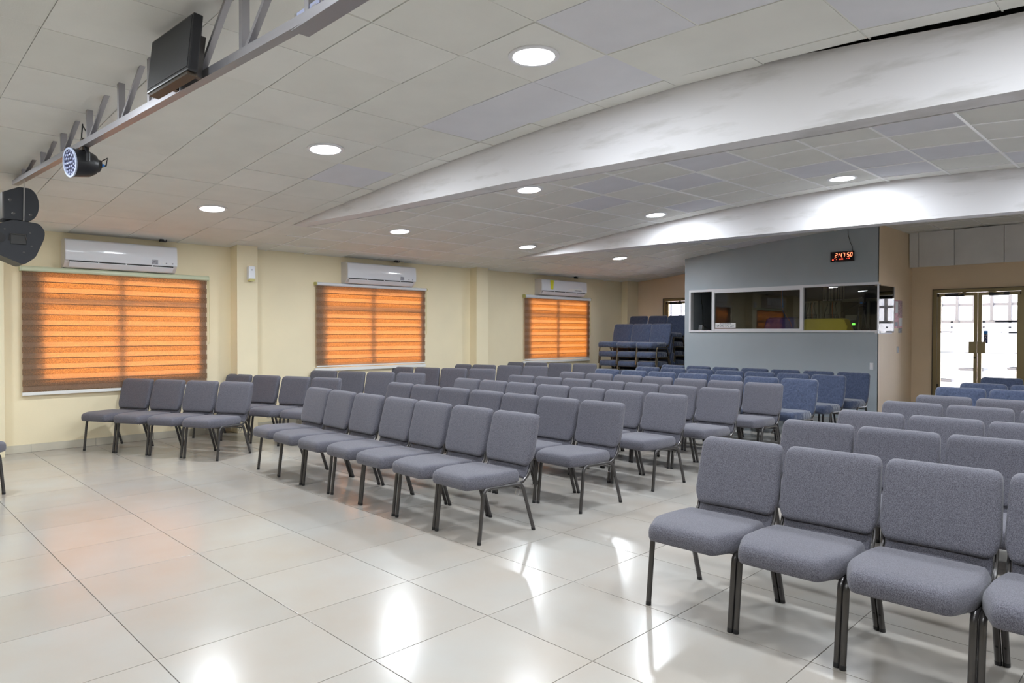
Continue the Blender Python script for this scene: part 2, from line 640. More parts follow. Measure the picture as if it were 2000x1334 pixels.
# ---- beams
SOFF1 = ([-8.6, -7.0, -5.5, -4.4, -3.3, -2.4, -1.7, -0.65, 2.5], [2.955, 2.915, 2.905, 2.895, 2.865, 2.845, 2.825, 2.80, 2.72])
SOFF2 = ([-9.2, -6.8, -5.5, -4.2, -2.8, -1.36, 2.5], [2.92, 2.915, 2.91, 2.90, 2.885, 2.865, 2.80])
for k, (y0, y1, (sx, sz)) in enumerate(((4.40, 4.62, SOFF1), (9.20, 9.44, SOFF2))):
    mb = MB()
    xs = [sx[0] + (sx[-1] - sx[0]) * i / 40 for i in range(41)]
    rs = []
    for x in xs:
        zb = interp(sx, sz, x)
        drop = min(max((x + 2.0) / .5, 0), 1) * (.045 + .008 * math.sin(x * 23) + .006 * math.sin(x * 51))
        zt = max(cz(x, y0) + .03 - (drop if k == 0 else 0), zb + 0.01)
        ym = y1 - (.030 if k == 0 else 0)
        rs.append([(x, y0, zb), (x, ym, zb), (x, ym, zt), (x, y0, zt)])
    mb.rings(rs)
    bmo = mb.build('ceiling_beam', 'beam_paint', kind='structure',
             label=('white tapering roof beam with smudged paint over the front chairs', 'white tapering roof beam crossing in front of the grey booth')[k])
    if k == 0:      # added board; its open joint shades to a dark line along the back edge
        MB().rings([[(x, y1 - .012, interp(sx, sz, x)), (x, y1, interp(sx, sz, x)), (x, y1, cz(x, y1) + .03), (x, y1 - .012, cz(x, y1) + .03)]
                    for x in xs if cz(x, y1) > interp(sx, sz, x)]).build('joint_shade_board', 'beam_paint', bmo)

# ---- ceiling: roof slab above the plenum, tiles and grid bars
mb = MB()
xs = [XW - WT + (XR + WT - XW + WT) * i / 48 for i in range(49)]
for (ya, yb) in ((YB, 3.3), (3.3, YF)):
    mb.rings([[(x, ya, cz(x, ya) + .26), (x, yb, cz(x, yb) + .26), (x, yb, cz(x, yb) + .36), (x, ya, cz(x, ya) + .36)] for x in xs])
ceiling = mb.build('ceiling', 'roof_slab', kind='structure', label='suspended ceiling of pale square tiles')
CXP, CYP = 0.65, 0.67
xl = [XW + .001] + sorted(-1.40 - CXP * k for k in range(-11, 14)) 
xl = [x for x in xl if x < XR] + [XR]
yl_all = [2.2 + CYP * k for k in range(-10, 19)]
bays = ((YB, 4.395), (4.625, 9.195), (9.445, YF))
STRIPS = ((4.395, 4.625, -8.60), (9.195, 9.445, -9.20))
BLUE = set()
for (px, py) in ((-1.7, 3.3), (-2.3, 3.3), (-2.95, 3.9), (-3.6, 3.9), (-6.05, 3.9), (-1.1, 3.9), (-4.2, 3.9),
                 (-1.7, 7.9), (-2.4, 7.9), (-1.75, 6.6), (-2.4, 8.6), (-3.1, 7.9), (-4.3, 7.2), (-3.7, 6.5), (-5.0, 6.6), (-5.6, 7.3), (-4.9, 8.6), (-1.1, 8.6), (-6.3, 12.4), (-5.6, 12.4)):
    BLUE.add((math.floor((px + 1.40) / CXP), math.floor((py - 2.2) / CYP)))
LIGHTS = []
restc = MB()
bars = {0: MB(), 1: MB()}


def tile_geo(mb, xa, xb, ya, yb, g, dz, tilt):
    def P(x, y, up):
        return (x, y, cz(x, y) + dz + up + tilt * ((x - xa) / (xb - xa) - .5))
    xa, xb, ya, yb = xa + g, xb - g, ya + g, yb - g
    mb.hexa([P(xa, ya, 0), P(xb, ya, 0), P(xb, yb, 0), P(xa, yb, 0),
             P(xa, ya, .012), P(xb, ya, .012), P(xb, yb, .012), P(xa, yb, .012)])


ntile = 0
for bi, (b0, b1) in enumerate(bays):
    yl = [b0] + [y for y in yl_all if b0 + .03 < y < b1 - .03] + [b1]
    for ya, yb in zip(yl[:-1], yl[1:]):
        for xa, xb in zip(xl[:-1], xl[1:]):
            if xb - xa < 0.03:
                continue
            if bi == 0 and yb == b1 and xb > -2.0:
                tile_end = yb - .034
            else:
                tile_end = yb
            cx, cy = (xa + xb) / 2, (ya + yb) / 2
            key = (math.floor((cx + 1.40) / CXP), math.floor((cy - 2.2) / CYP))
            r = random.random()
            dz = random.uniform(-.002, .002)
            tilt = random.uniform(-.007, .007)
            vis = any(on_screen((x, y, cz(x, y)), 0) for x in (xa, xb) for y in (ya, yb))
            hidden = cy > 12.9 and -7.7 < cx < -3.95
            if vis and not hidden and ntile < 298:
                ntile += 1
                t = MB()
                tile_geo(t, xa, xb, ya, tile_end, (.005 if bi == 0 else .005), dz, tilt)
                m = 'ceiling_tile_blue' if key in BLUE else ('ceiling_tile_cream' if r < .6 else 'ceiling_tile_white')
                t.build('ceiling_tile', m, ceiling)
            else:
                tile_geo(restc, xa, xb, ya, yb, .004, dz, 0)
    # grid bars
    mbb = bars[0 if bi == 0 else 1]
    pr = 0.004 if bi == 0 else -0.007
    wd = 0.0045 if bi == 0 else 0.012
    for x in xl[1:-1]:
        n = 10
        mbb.rings([[(x - wd, y, cz(x, y) + pr), (x + wd, y, cz(x, y) + pr), (x + wd, y, cz(x, y) + pr + .01), (x - wd, y, cz(x, y) + pr + .01)]
                   for y in [b0 + (b1 - b0) * q / n for q in range(n + 1)]])
    for y in yl[1:-1]:
        mbb.rings([[(x, y - wd * .7, cz(x, y) + pr), (x, y + wd * .7, cz(x, y) + pr), (x, y + wd * .7, cz(x, y) + pr + .01), (x, y - wd * .7, cz(x, y) + pr + .01)]
                   for x in xl])
for (sa, sb, xe) in STRIPS:
    for xa, xb in zip(xl[:-1], xl[1:]):
        if xa < xe:
            t = MB()
            tile_geo(t, xa, min(xb, xe + .12), sa - .008, sb + .008, .0035, 0, 0)
            t.build('ceiling_tile', 'ceiling_tile_cream', ceiling)
restc.build('ceiling_tile_field', 'ceiling_tile_cream', ceiling, kind='stuff')
bars[0].build('grid_bar', 'ceiling_tile_cream', ceiling)
bars[1].build('grid_bar', 'tbar_white', ceiling)

# ---- recessed LED downlights
LX = [-8.225, -5.625, -3.025, -0.425, 2.175]
LY = [0.525, 3.205, 5.885, 8.565, 11.245]
ORD = ['first', 'second', 'third', 'fourth', 'fifth', 'sixth', 'seventh', 'eighth']
LROW = {0.525: 'row before the steel truss', 3.205: 'row between truss and nearer beam', 5.885: 'row just past the nearer beam',
        8.565: 'row just before the farther beam', 11.245: 'row past the farther beam'}
lamp_data = bpy.data.lights.new('downlight', 'AREA')
lamp_data.shape = 'DISK'
lamp_data.size = 0.27
lamp_data.energy = LAMP_POWER
lamp_data.color = (0.88, 0.94, 1.0)
for y in LY:
    for i, x in enumerate(LX):
        if y > 11 and i > 0:      # past the farther beam only the lamp by the window wall
            continue
        z = cz(x, y)
        sl_x = math.atan2(cz(x + .1, y) - cz(x - .1, y), .2)
        off = '' if on_screen((x, y, z), 0) else '_offscreen'
        t = thing('ceiling_light' + off, 'round recessed white LED light, %s from window wall, %s' % (ORD[i], LROW[y]), 'ceiling light', (x, y, z - .006))
        t.rotation_euler = (0, -sl_x, 0)
        MB().lathe([(0.128, 0.004), (0.165, 0.004), (0.165, -0.004), (0.150, -0.008), (0.139, -0.008), (0.128, 0.0)], (0, 0, 0), (0, 0, 1), 32).build('trim_ring', 'lamp_trim', t, smooth=True)
        MB().lathe([(0.138, 0.002), (0.138, -0.005), (0.09, -0.0065)], (0, 0, 0), (0, 0, 1), 32).build('diffuser', 'led_face', t, smooth=True)
        lo = bpy.data.objects.new('lamp' + off, lamp_data)
        COL.objects.link(lo)
        lo.parent = t
        lo.location = (0, 0, -0.012)

# ------------------------------------------------------------------ zebra blinds
BL = [(1.705, 3.95, 0.755, 2.295, 'cassette_green', 'orange zebra roller blind under a pale green cassette, beside the stage'),
      (5.745, 8.00, 0.955, 2.315, 'cassette_white', 'orange zebra roller blind on the middle window, between two pilasters'),
      (10.735, 12.965, 0.935, 2.29, 'cassette_white', 'orange zebra roller blind on the window nearest the stacked chairs')]
for k, (a, b, z0, z1, cm, lab) in enumerate(BL):
    t = thing('roller_blind', lab, 'window blind', (XW, a, z0), group='orange blinds on the window wall')
    ln = b - a
    H = z1 - z0
    ct = H + (.052, .040, .058)[k]
    cs = fillet([(0.0, H - .016), (0.085, H - .016), (0.095, H + .02), (0.075, ct), (0.0, ct)], .018, 3)
    MB().prism(cs, -.012, ln + .012, lambda u, v, q: (u, q, v)).build('cassette', cm, t, smooth=True)
    for q in (-.03, ln + .012):
        MB().prism(cs, q, q + .016, lambda u, v, s: (u * 1.03, s, v)).build('end_cap', 'cap_yellow' if k else cm, t)
    per = 0.1385
    n = int(H / (per / 2))
    zt = H
    for i in range(n + 1):
        zb = max(zt - per / 2, 0.0)
        if zt - zb < .01:
            break
        dense = i % 2 == 0
        xo = 0.046 if dense else 0.041
        jag = 0.006 if dense else 0.0
        sl_ = MB().box(xo, xo + .002, -jag, ln + jag, zb - (.003 if dense else 0), zt + (.003 if dense else 0)).build('slat', 'blind_dense' if dense else 'blind_sheer', t)
        if dense and i:
            MB().box(xo + .002, xo + .0045, -jag, ln + jag, zt - .006, zt + .004).build('hem', 'blind_dense', sl_)
        zt = zb
    if k == 0:
        MB().box(.030, .058, -.01, ln + .01, -.036, .006, bevel=.006).build('bottom_rail', 'rail_white', t, smooth=True)
    else:
        MB().box(.032, .054, 0, ln, -.020, .004, bevel=.004).build('bottom_rail', 'rail_white', t, smooth=True)
    pth = [(.05, ln + .035, H), (.052, ln + .038, H * .6), (.055, ln + .042, H * .42), (.055, ln + .03, H * .38), (.055, ln + .018, H * .42), (.05, ln + .018, H)]
    MB().tube(pth, .0025, seg=5).build('pull_cord', 'cap_yellow', t)
# white sills under the two farther windows
for k, (a, b, z0) in enumerate(((5.72, 8.02, 0.915), (10.71, 12.99, 0.895))):
    MB().box(XW, XW + .05, a, b, z0 - .05, z0 + .005, bevel=.004).build('trim_%d' % (k + 5), 'rail_white', kind='structure', label='white window sill below the orange blind')

# ------------------------------------------------------------------ air conditioners
AC = [(2.13, 3.49, 2.352, 2.722, 'white split air conditioner above the blind nearest the stage'),
      (6.23, 7.67, 2.358, 2.722, 'white split air conditioner above the middle blind, between two pilasters'),
      (11.09, 12.66, 2.358, 2.708, 'white split air conditioner with a yellow tag on its front')]
for k, (a, b, z0, z1, lab) in enumerate(AC):
    t = thing('air_conditioner', lab, 'air conditioner', (XW, a, z0), group='air conditioners on the window wall')
    L, H = b - a, z1 - z0
    body = fillet([(0.0, 0.0), (0.11, 0.0), (0.185, 0.075), (0.195, H * .5), (0.185, H - .02), (0.14, H), (0.0, H)], [.004, .02, .02, .1, .03, .04, .004], 4)
    MB().prism(body, 0, L, lambda u, v, q: (u, q, v)).build('body', 'ac_side', t, smooth=True)
    fp = fillet([(0.187, .09), (0.214, .088), (0.222, H * .55), (0.206, H - .02), (0.17, H - .004), (0.16, H - .01), (0.185, H - .05)], [.003, .012, .12, .03, .01, .004, .01], 4)
    pn = MB().prism(fp, .004, L - .004, lambda u, v, q: (u, q, v)).build('front_panel', 'ac_white', t, smooth=True)
    MB().prism([(0.180, .066), (0.196, .080), (0.196, .090), (0.180, .090)], .05, L - .05, lambda u, v, q: (u, q, v)).build('air_outlet', 'dark_slot', t)
    lv = MB().prism([(0.145, .014), (0.152, .008), (0.206, .066), (0.200, .074)], .05, L - .05, lambda u, v, q: (u, q, v)).build('louver', 'ac_white', t)
    for q in (.28, .52, .76):
        MB().box(.186, .205, L * q - .006, L * q + .006, .066, .088).build('louver_clip', 'ac_white', lv)
    xf = .2225
    text_mesh('maker_mark', '• ' + '—' * 3, .035, 'poster_grey', lambda u, v: (xf - .0035, .14 + u, H * .48 + v), pn)
    if k < 2:
        MB().box(.2165, .2205, L * .755, L * .755 + .075, .105, .165).build('sticker', 'poster_grey', pn)
        for q in range(5):
            c = L * .755 + .10 + q * .042
            MB().lathe([(.010, 0), (.010, .002)], (.2175, c, .125), (1, 0, 0), 10).build('icon', 'poster_grey' if q in (2, 4) else 'lamp_trim', pn)
    else:
        MB().prism([(.29, H - .30 + .07), (.37, H - .30 + .07), (.39, H - .02), (.27, H - .02)], .2205, .2225, lambda u, v, q: (q, u, v)).build('energy_tag', 'tag_yellow', pn)
        MB().prism([(.86, .12), (1.42, .105), (1.42, .19), (1.30, .215), (1.16, .18), (1.02, .195)], .2175, .2195, lambda u, v, q: (q, u, v)).build('sticker', 'paper_white', pn)
        MB().box(.2195, .221, 1.12, 1.36, .115, .14).build('sticker_print', 'poster_grey', pn)
    # small black pipe clamp where the ceiling meets the wall above each unit
    c = thing('pipe_clamp', 'small black clamp at the ceiling edge above the %s air conditioner' % ('stage side', 'middle', 'yellow tagged')[k], 'clamp',
              (XW + .12, (3.33, 7.30, 12.37)[k], 2.795))
    MB().box(-.03, .03, -.045, .045, -.01, .045, bevel=.005).build('block', 'black_plastic', c)
    MB().lathe([(.012, 0), (.012, .012)], (.03, .01, .018), (1, 0, 0), 10).build('screw', 'chrome', c)

# air freshener on the pilaster
t = thing('air_freshener', 'white automatic air freshener mounted on the cream pilaster', 'air freshener', (XW + .24, 4.525, 2.30))
pl = fillet([(-.052, .03), (-.035, .0), (.035, .0), (.052, .03), (.048, .215), (-.048, .215)], .012, 3)
MB().prism(pl, 0, .07, lambda u, v, q: (q, u, v)).build('case', 'ac_white', t, smooth=True)
MB().prism(fillet([(-.038, -.012), (.038, -.012), (.044, .03), (-.044, .03)], .008, 3), .01, .076, lambda u, v, q: (q, u, v)).build('base_cup', 'cap_yellow', t, smooth=True)
MB().lathe([(.010, 0), (.010, .003)], (.07, 0, .16), (1, 0, 0), 12).build('nozzle', 'poster_grey', t)

# ------------------------------------------------------------------ control booth (grey front, peach side)
BY, BX0, BX1 = 12.86, -7.71, -3.918
WZ0, WZ1 = 1.55, 2.385
mb = MB()
mb.box(BX0, BX1, BY, BY + .12, 0, WZ0)
mb.box(BX0, BX0 + .12, BY, BY + .12, WZ0, WZ1)
n = 12
xs = [BX0 + (BX1 - BX0) * i / n for i in range(n + 1)]
mb.rings([[(x, BY, WZ1), (x, BY + .12, WZ1), (x, BY + .12, cz(x, BY) + .02), (x, BY, cz(x, BY) + .02)] for x in xs])
mb.build('wall_booth_front', 'booth_grey', kind='structure', label='grey painted front wall of the control booth')
SY = 13.595
mb = MB()
zc = cz(BX1, BY) + .02
mb.box(BX1 - .10, BX1, BY + .12, YF, 0, WZ0 - .015)
mb.box(BX1 - .10, BX1, SY, YF, WZ0 - .015, WZ1 - .03)
mb.box(BX1 - .10, BX1, BY + .12, YF, WZ1 - .03, zc)
mb.box(BX1 - .012, BX1 + .002, BY, BY + .12, 0, WZ0 - .015)
mb.box(BX1 - .012, BX1 + .002, BY, BY + .12, WZ1, zc)
mb.build('wall_booth_side', 'wall_peach', kind='structure', label='peach painted side wall of the control booth')
mb = MB()
mb.box(BX0, BX0 + .1, BY + .12, YF, 0, cz(BX0, BY) + .02)
mb.build('wall_booth_end', 'booth_grey', kind='structure', label='end wall of the control booth by stacked chairs')
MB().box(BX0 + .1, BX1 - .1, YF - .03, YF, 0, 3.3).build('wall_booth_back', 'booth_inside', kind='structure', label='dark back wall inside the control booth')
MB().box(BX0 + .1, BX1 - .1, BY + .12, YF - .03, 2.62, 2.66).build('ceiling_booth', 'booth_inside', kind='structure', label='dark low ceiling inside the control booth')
# window band: frame and panes
fr = MB()
fr.box(BX0 + .115, BX1, BY - .025, BY + .09, WZ1 - .015, WZ1 + .03)
fr.box(BX0 + .115, BX1, BY - .025, BY + .09, WZ0 - .012, WZ0 + .025)
fr.box(BX0 + .115, BX0 + .155, BY - .025, BY + .09, WZ0 + .025, WZ1 - .015)
wd4 = fr.build('window_4', 'alu_white', kind='structure', label='long white framed sliding window of the control booth')
for (x0, x1) in ((-7.07, -7.01), (-5.268, -5.205)):
    MB().box(x0, x1, BY - .028, BY + .03, WZ0 + .02, WZ1 - .01).build('mullion', 'alu_white', wd4)
for (z0, z1) in ((WZ0 + .02, WZ0 + .055), (WZ1 - .05, WZ1 - .012)):
    MB().box(-7.01, -5.268, BY - .022, BY + .02, z0, z1).build('sash_rail', 'alu_white', wd4)
MB().box(-7.01, -5.268, BY + .0, BY + .006, WZ0 + .055, WZ1 - .05).build('pane', 'booth_glass', wd4)
MB().box(-5.205, BX1 - .004, BY + .045, BY + .051, WZ0 + .025, WZ1 - .015).build('pane', 'booth_glass_clear', wd4)
wd5 = MB().box(BX1 - .05, BX1 + .004, BY - .02, SY, WZ0 - .03, WZ0 - .012).build('window_5', 'alu_white', kind='structure', label='side window of the control booth facing the glass door')
MB().hexa([(BX1 - .012, BY, WZ0 - .012), (BX1 - .006, BY, WZ0 - .012), (BX1 + .034, SY, WZ0 - .012), (BX1 + .028, SY, WZ0 - .012),
           (BX1 - .012, BY, WZ1 - .03), (BX1 - .006, BY, WZ1 - .03), (BX1 + .034, SY, WZ1 - .03), (BX1 + .028, SY, WZ1 - .03)]).build('pane', 'booth_glass', wd5)
MB().box(BX1 - .02, BX1 + .036, SY - .004, SY + .008, WZ0 - .012, WZ1 - .03).build('edge_strip', 'alu_white', wd5)
MB().box(BX1 - .018, BX1 + .004, BY - .02, BY + .012, WZ0 - .012, WZ1 - .01).build('corner_strip', 'alu_white', wd5)

# paper notice taped on the booth glass
t = thing('paper_notice', 'white paper strip with a printed number taped to booth glass', 'notice', (-6.778, BY - .003, 1.676))
MB().box(-.225, .225, -.002, 0, -.05, .05).build('sheet', 'paper_white', t)
text_mesh('number', '04-000-1542-223', .068, 'ink_dark', lambda u, v: (u, -.0028, v - .012), t, xs=.78)
m = MB()
for q in range(7):
    m.box(-.12 + q * .036, -.12 + q * .036 + .03, -.0032, -.0024, .027, .037)
m.build('heading', 'ink_dark', t)

# digital clock
t = thing('digital_clock', 'black digital wall clock with glowing red digits on grey booth', 'clock', (-4.52, BY, 2.895))
MB().box(-.2, .2, -.035, 0, -.09, .09, bevel=.006).build('case', 'black_plastic', t)
MB().box(-.192, .192, -.038, -.034, -.082, .082).build('face', 'clock_face', t)
SEG = {'0': 'abcdef', '2': 'abged', '4': 'fgbc', '5': 'afgcd', '7': 'abc'}


def seg_digit(ch, cx, cz_, w_, h_, th, parent):
    m = MB()
    y0, y1 = -.0395, -.0378

    def hb(zc):
        m.prism([(cx - w_ / 2 + th * .3 + zs(zc), zc - th / 2), (cx + w_ / 2 - th * .3 + zs(zc), zc - th / 2), (cx + w_ / 2 - th * .3 + zs(zc), zc + th / 2), (cx - w_ / 2 + th * .3 + zs(zc), zc + th / 2)], y0, y1, lambda u, v, q: (u, q, v))

    def vb(xc, za, zb):
        m.prism([(xc - th / 2 + zs(za), za), (xc + th / 2 + zs(za), za), (xc + th / 2 + zs(zb), zb), (xc - th / 2 + zs(zb), zb)], y0, y1, lambda u, v, q: (u, q, v))

    def zs(z):
        return (z - cz_) * .12
    for s in SEG[ch]:
        if s == 'a': hb(cz_ + h_ / 2)
        if s == 'g': hb(cz_)
        if s == 'd': hb(cz_ - h_ / 2)
        if s == 'f': vb(cx - w_ / 2, cz_, cz_ + h_ / 2)
        if s == 'b': vb(cx + w_ / 2, cz_, cz_ + h_ / 2)
        if s == 'e': vb(cx - w_ / 2, cz_ - h_ / 2, cz_)
        if s == 'c': vb(cx + w_ / 2, cz_ - h_ / 2, cz_)
    return m.build('digit', 'digit_red', parent)


for ch, cx in (('2', -.098), ('4', -.022), ('7', .030), ('5', .108), ('0', .158)):
    seg_digit(ch, cx, .026, .030, .064, .010, t)
for cx in (-.058, .070):
    m = MB()
    for zz in (.012, .040):
        m.box(cx - .004, cx + .004, -.0395, -.0378, zz - .004, zz + .004)
    m.build('colon', 'digit_dim', t)
for (xa, xb, za, zb) in ((-.168, -.140, -.065, -.042), (-.10, -.086, -.052, -.040), (-.045, -.026, -.056, -.036), (-.020, -.002, -.056, -.036), (.004, .022, -.056, -.036), (.072, .088, -.044, -.038), (.10, .114, -.045, -.03), (.12, .134, -.045, -.03), (-.01, .008, -.026, -.018), (-.128, -.112, -.030, -.020)):
    MB().box(xa, xb, -.0395, -.0378, za, zb).build('small_digit', 'digit_dim', t)
MB().tube([(.175, -.012, .09), (.165, -.008, .16), (.12, -.006, .27), (.092, -.006, .38), (.088, -.006, .49)], .004, seg=5).build('power_cord', 'cable_black', t)
MB().box(.068, .105, -.03, 0, .485, .52, bevel=.006).build('plug', 'black_plastic', t)

# posters, switch
t = thing('wall_poster', 'pink printed notice sheet on the booth side wall', 'poster', (BX1, 13.95, 1.53))
MB().box(0, .004, -.21, .215, .09, .60).build('sheet', 'poster_pink', t)
MB().box(.004, .006, -.02, .215, .30, .595).build('photo', 'poster_photo', t)
MB().box(.004, .006, -.19, -.03, .36, .58).build('text_block', 'paper_white', t)
MB().box(.004, .006, -.19, -.04, .12, .20).build('photo', 'poster_grey', t)
MB().box(.004, .007, .02, .215, .12, .28).build('text_block', 'paper_white', t)
MB().box(0, .004, .03, .215, .0, .09).build('lower_strip', 'poster_grey', t)
t = thing('light_switch', 'small white wall switch below the pink notice', 'switch', (BX1, 13.93, 1.22))
MB().box(0, .012, -.04, .04, -.06, .06, bevel=.004).build('plate', 'ac_white', t)
MB().box(.012, .02, -.016, .016, -.03, .03).build('rocker', 'ac_white', t)
t = thing('wall_socket', 'small white outlet near the booth corner on grey wall', 'socket', (-4.02, BY, .95))
MB().box(-.03, .03, -.012, 0, -.06, .06, bevel=.004).build('plate', 'ac_white', t)
MB().box(-.012, .012, -.016, -.012, -.03, .03).build('insert', 'lamp_trim', t)

# ------------------------------------------------------------------ inside the booth
t = thing('control_desk', 'brown wooden desk along the booth window', 'desk', (-5.4, 13.35, 0))
MB().box(-1.9, 1.35, -.30, .28, 1.34, 1.38).build('desk_top', 'wood_desk', t)
for x in (-1.85, 1.28):
    for y in (-.27, .23):
        MB().box(x - .025, x + .025, y - .025, y + .025, 0, 1.34).build('leg', 'wood_desk', t)


def drape(name, label, mat_, x0, x1, yc, zt, d0, slope, seed):
    rnd = random.Random(seed)
    m = MB()
    nx, ny = 18, 10
    g = []
    for i in range(nx + 1):
        row = []
        u = i / nx
        x = x0 + (x1 - x0) * u
        edge = min(u, 1 - u) * nx / 2.2
        for j in range(ny + 1):
            v = j / ny * 2 - 1
            top = 1.0 if edge >= 1 else (edge ** .6)
            prof = 1.0 if abs(v) < .55 else max(0.0, 1 - ((abs(v) - .55) / .45) ** 1.3)
            z = 1.392 + (zt - 1.392) * min(top + slope * u, 1.0) * prof + (rnd.uniform(0, .012) if 0 < prof < 1 else 0)
            y = yc + v * d0 + (.02 * math.sin(u * 17 + j) if prof < .9 else 0)
            row.append(m.bm.verts.new((x, y, z)))
        g.append(row)
    for i in range(nx):
        for j in range(ny):
            m.bm.faces.new((g[i][j], g[i + 1][j], g[i + 1][j + 1], g[i][j + 1]))
    m.bm.faces.new([g[i][0] for i in range(nx + 1)] + [g[nx][j] for j in range(1, ny + 1)] + [g[i][ny] for i in range(nx - 1, -1, -1)] + [g[0][j] for j in range(ny - 1, 0, -1)])
    return m.build(name, mat_, None, smooth=True, label=label, cat='cloth')


drape('dust_cover', 'bright yellow cloth draped over the mixing desk in the booth', 'yellow_cloth', -5.43, -4.47, 13.27, 1.80, .22, 0.0, 3)
drape('dust_cover', 'blue cloth draped over equipment behind the booth glass', 'blue_cloth', -6.18, -5.46, 13.38, 1.83, .20, 0.0, 5)

t = thing('camera_tripod', 'black video tripod with blue accent standing in the booth', 'tripod', (-4.55, 13.98, 0))
for ang in (205, 330, 90):
    a = math.radians(ang)
    dx, dy = math.cos(a), math.sin(a)
    lg = MB().tube([(dx * .05, dy * .05, 1.98), (dx * .11, dy * .08, 1.55), (dx * .27, dy * .20, .0)], .022, .014, 8).build('leg', 'black_plastic', t, smooth=True)
    MB().box(dx * .11 - .03, dx * .11 + .03, dy * .08 - .025, dy * .08 + .025, 1.55, 1.61).build('leg_lock', 'screen_off', lg)
MB().lathe([(.05, 1.94), (.065, 1.96), (.065, 2.02), (.04, 2.04), (.04, 2.06)], (0, 0, 0), (0, 0, 1), 16).build('bowl', 'black_plastic', t, smooth=True)
hd = MB().box(-.05, .05, -.05, .05, 2.06, 2.19, bevel=.01).build('fluid_head', 'black_plastic', t)
MB().lathe([(.052, 2.085), (.055, 2.09), (.055, 2.115), (.052, 2.12)], (0, 0, 0), (0, 0, 1), 16).build('accent_ring', 'accent_blue', hd)
MB().box(-.03, .03, -.09, .09, 2.19, 2.205).build('camera_plate', 'gunmetal', t)
MB().tube([(-.05, 0, 2.10), (-.25, -.1, 1.97), (-.33, -.14, 1.93)], .009, seg=6).build('pan_handle', 'black_plastic', t)

for (x0, x1, z0, z1, lab) in ((-5.95, -5.62, 1.45, 2.19, 'open grey electrical panel with black breakers, beside blue cloth'),
                              (-5.58, -5.17, 1.45, 2.19, 'open grey electrical panel with black breakers behind yellow cloth')):
    t = thing('electrical_panel', lab, 'electrical panel', ((x0 + x1) / 2, YF - .03, z0))
    hw, H = (x1 - x0) / 2, z1 - z0
    MB().box(-hw, hw, -.03, 0, 0, H).build('back_plate', 'panel_green', t)
    for q in ((-hw, -hw + .025, 0, H), (hw - .025, hw, 0, H), (-hw, hw, 0, .025), (-hw, hw, H - .025, H)):
        MB().box(q[0], q[1], -.14, -.03, q[2], q[3]).build('frame', 'panel_green', t)
    for i in range(9):
        for s in (-1, 1):
            MB().box(s * .055 - .045, s * .055 + .045, -.09, -.03, .08 + i * .044, .116 + i * .044).build('breaker', 'black_plastic', t)
    for i, c in enumerate(('cable_black', 'cable_white', 'cable_black', 'cable_orange', 'cable_white', 'cable_black')):
        xx = -hw + .05 + i * (2 * hw - .1) / 5
        MB().tube([(xx, -.09, .05), (xx + .01, -.1, .3), (xx * .8, -.1, .5), (xx * .5, -.09, H - .1), (xx * .6, -.06, H - .02)], .008, seg=5).build('cable', c, t, smooth=True)
for i, x in enumerate((-5.546, -5.505, -5.432, -5.381, -5.30, -5.25, -5.20, -5.15)):
    t = thing('conduit_pipe', 'pale conduit pipe above the panels, %s from the blue cloth' % ORD[i], 'pipe', (x, YF - .07, 2.19), group='conduit pipes in the booth')
    MB().lathe([(.014, 0), (.014, .43)], (0, 0, 0), (0, 0, 1), 8).build('tube', 'conduit', t, smooth=True)
    MB().lathe([(.02, .0), (.02, .03)], (0, 0, 0), (0, 0, 1), 8).build('coupling', 'paper_white', t)
t = thing('wire_trough', 'long pale metal wiring trough across the booth back wall', 'trough', (-4.66, YF - .10, 2.16))
MB().box(-.50, .6, -.04, .06, 0, .06).build('channel', 'panel_green', t)
MB().box(-.02, .02, -.03, .05, -.75, 0).build('downpipe', 'panel_green', t)
MB().box(.22, .6, -.02, .06, -.75, 0).build('cable_duct', 'panel_green', t)
for i in range(5):
    MB().tube([(.26 + i * .05, -.03, 0), (.28 + i * .04, -.06, -.25), (.24 + i * .06, -.05, -.5), (.30 + i * .03, -.04, -.74)], .006, seg=5).build('cable', 'cable_white', t, smooth=True)
t = thing('amplifier', 'grey green equipment box with green display in the booth', 'amplifier', (-4.86, 14.47, 1.38))
MB().box(-.13, .13, -.1, .1, 0, .50).build('case', 'panel_green', t)
MB().box(-.03, .10, -.104, -.1, .1, .40).build('front', 'black_plastic', t)
MB().box(.0, .06, -.107, -.104, .30, .34).build('display', 'led_green', t)
t = thing('side_cabinet', 'plain dark cabinet below the equipment box in the booth', 'cabinet', (-4.86, 14.47, 0))
MB().box(-.2, .2, -.2, .2, 0, 1.34).build('body', 'wood_desk', t)
MB().box(-.22, .22, -.22, .22, 1.34, 1.38).build('top', 'wood_desk', t)
t = thing('wifi_router', 'small white router with black cable at the open booth window', 'router', (-7.50, 13.2, 1.38))
MB().hexa([(-.10, -.03, 0), (-.02, -.03, 0), (-.02, .05, 0), (-.10, .05, 0), (-.05, -.03, .31), (.03, -.03, .31), (.03, .05, .31), (-.05, .05, .31)]).build('case', 'ac_white', t)
MB().tube([(.03, 0, .30), (.12, .02, .24), (.24, .02, .16)], .008, seg=6).build('antenna', 'cable_black', t)
MB().tube([(.02, .02, .3), (-.0, .03, .6), (-.04, .05, .85), (-.08, .08, 1.1)], .006, seg=5).build('cable', 'cable_black', t, smooth=True)
t = thing('shelf_top', 'narrow dark wooden stand under the white router', 'stand', (-7.5, 13.2, 0))
MB().box(-.1, .15, -.1, .12, 1.34, 1.38).build('top', 'wood_desk', t)
for x in (-.08, .13):
    MB().box(x - .02, x + .02, -.08, .10, 0, 1.34).build('leg', 'wood_desk', t)
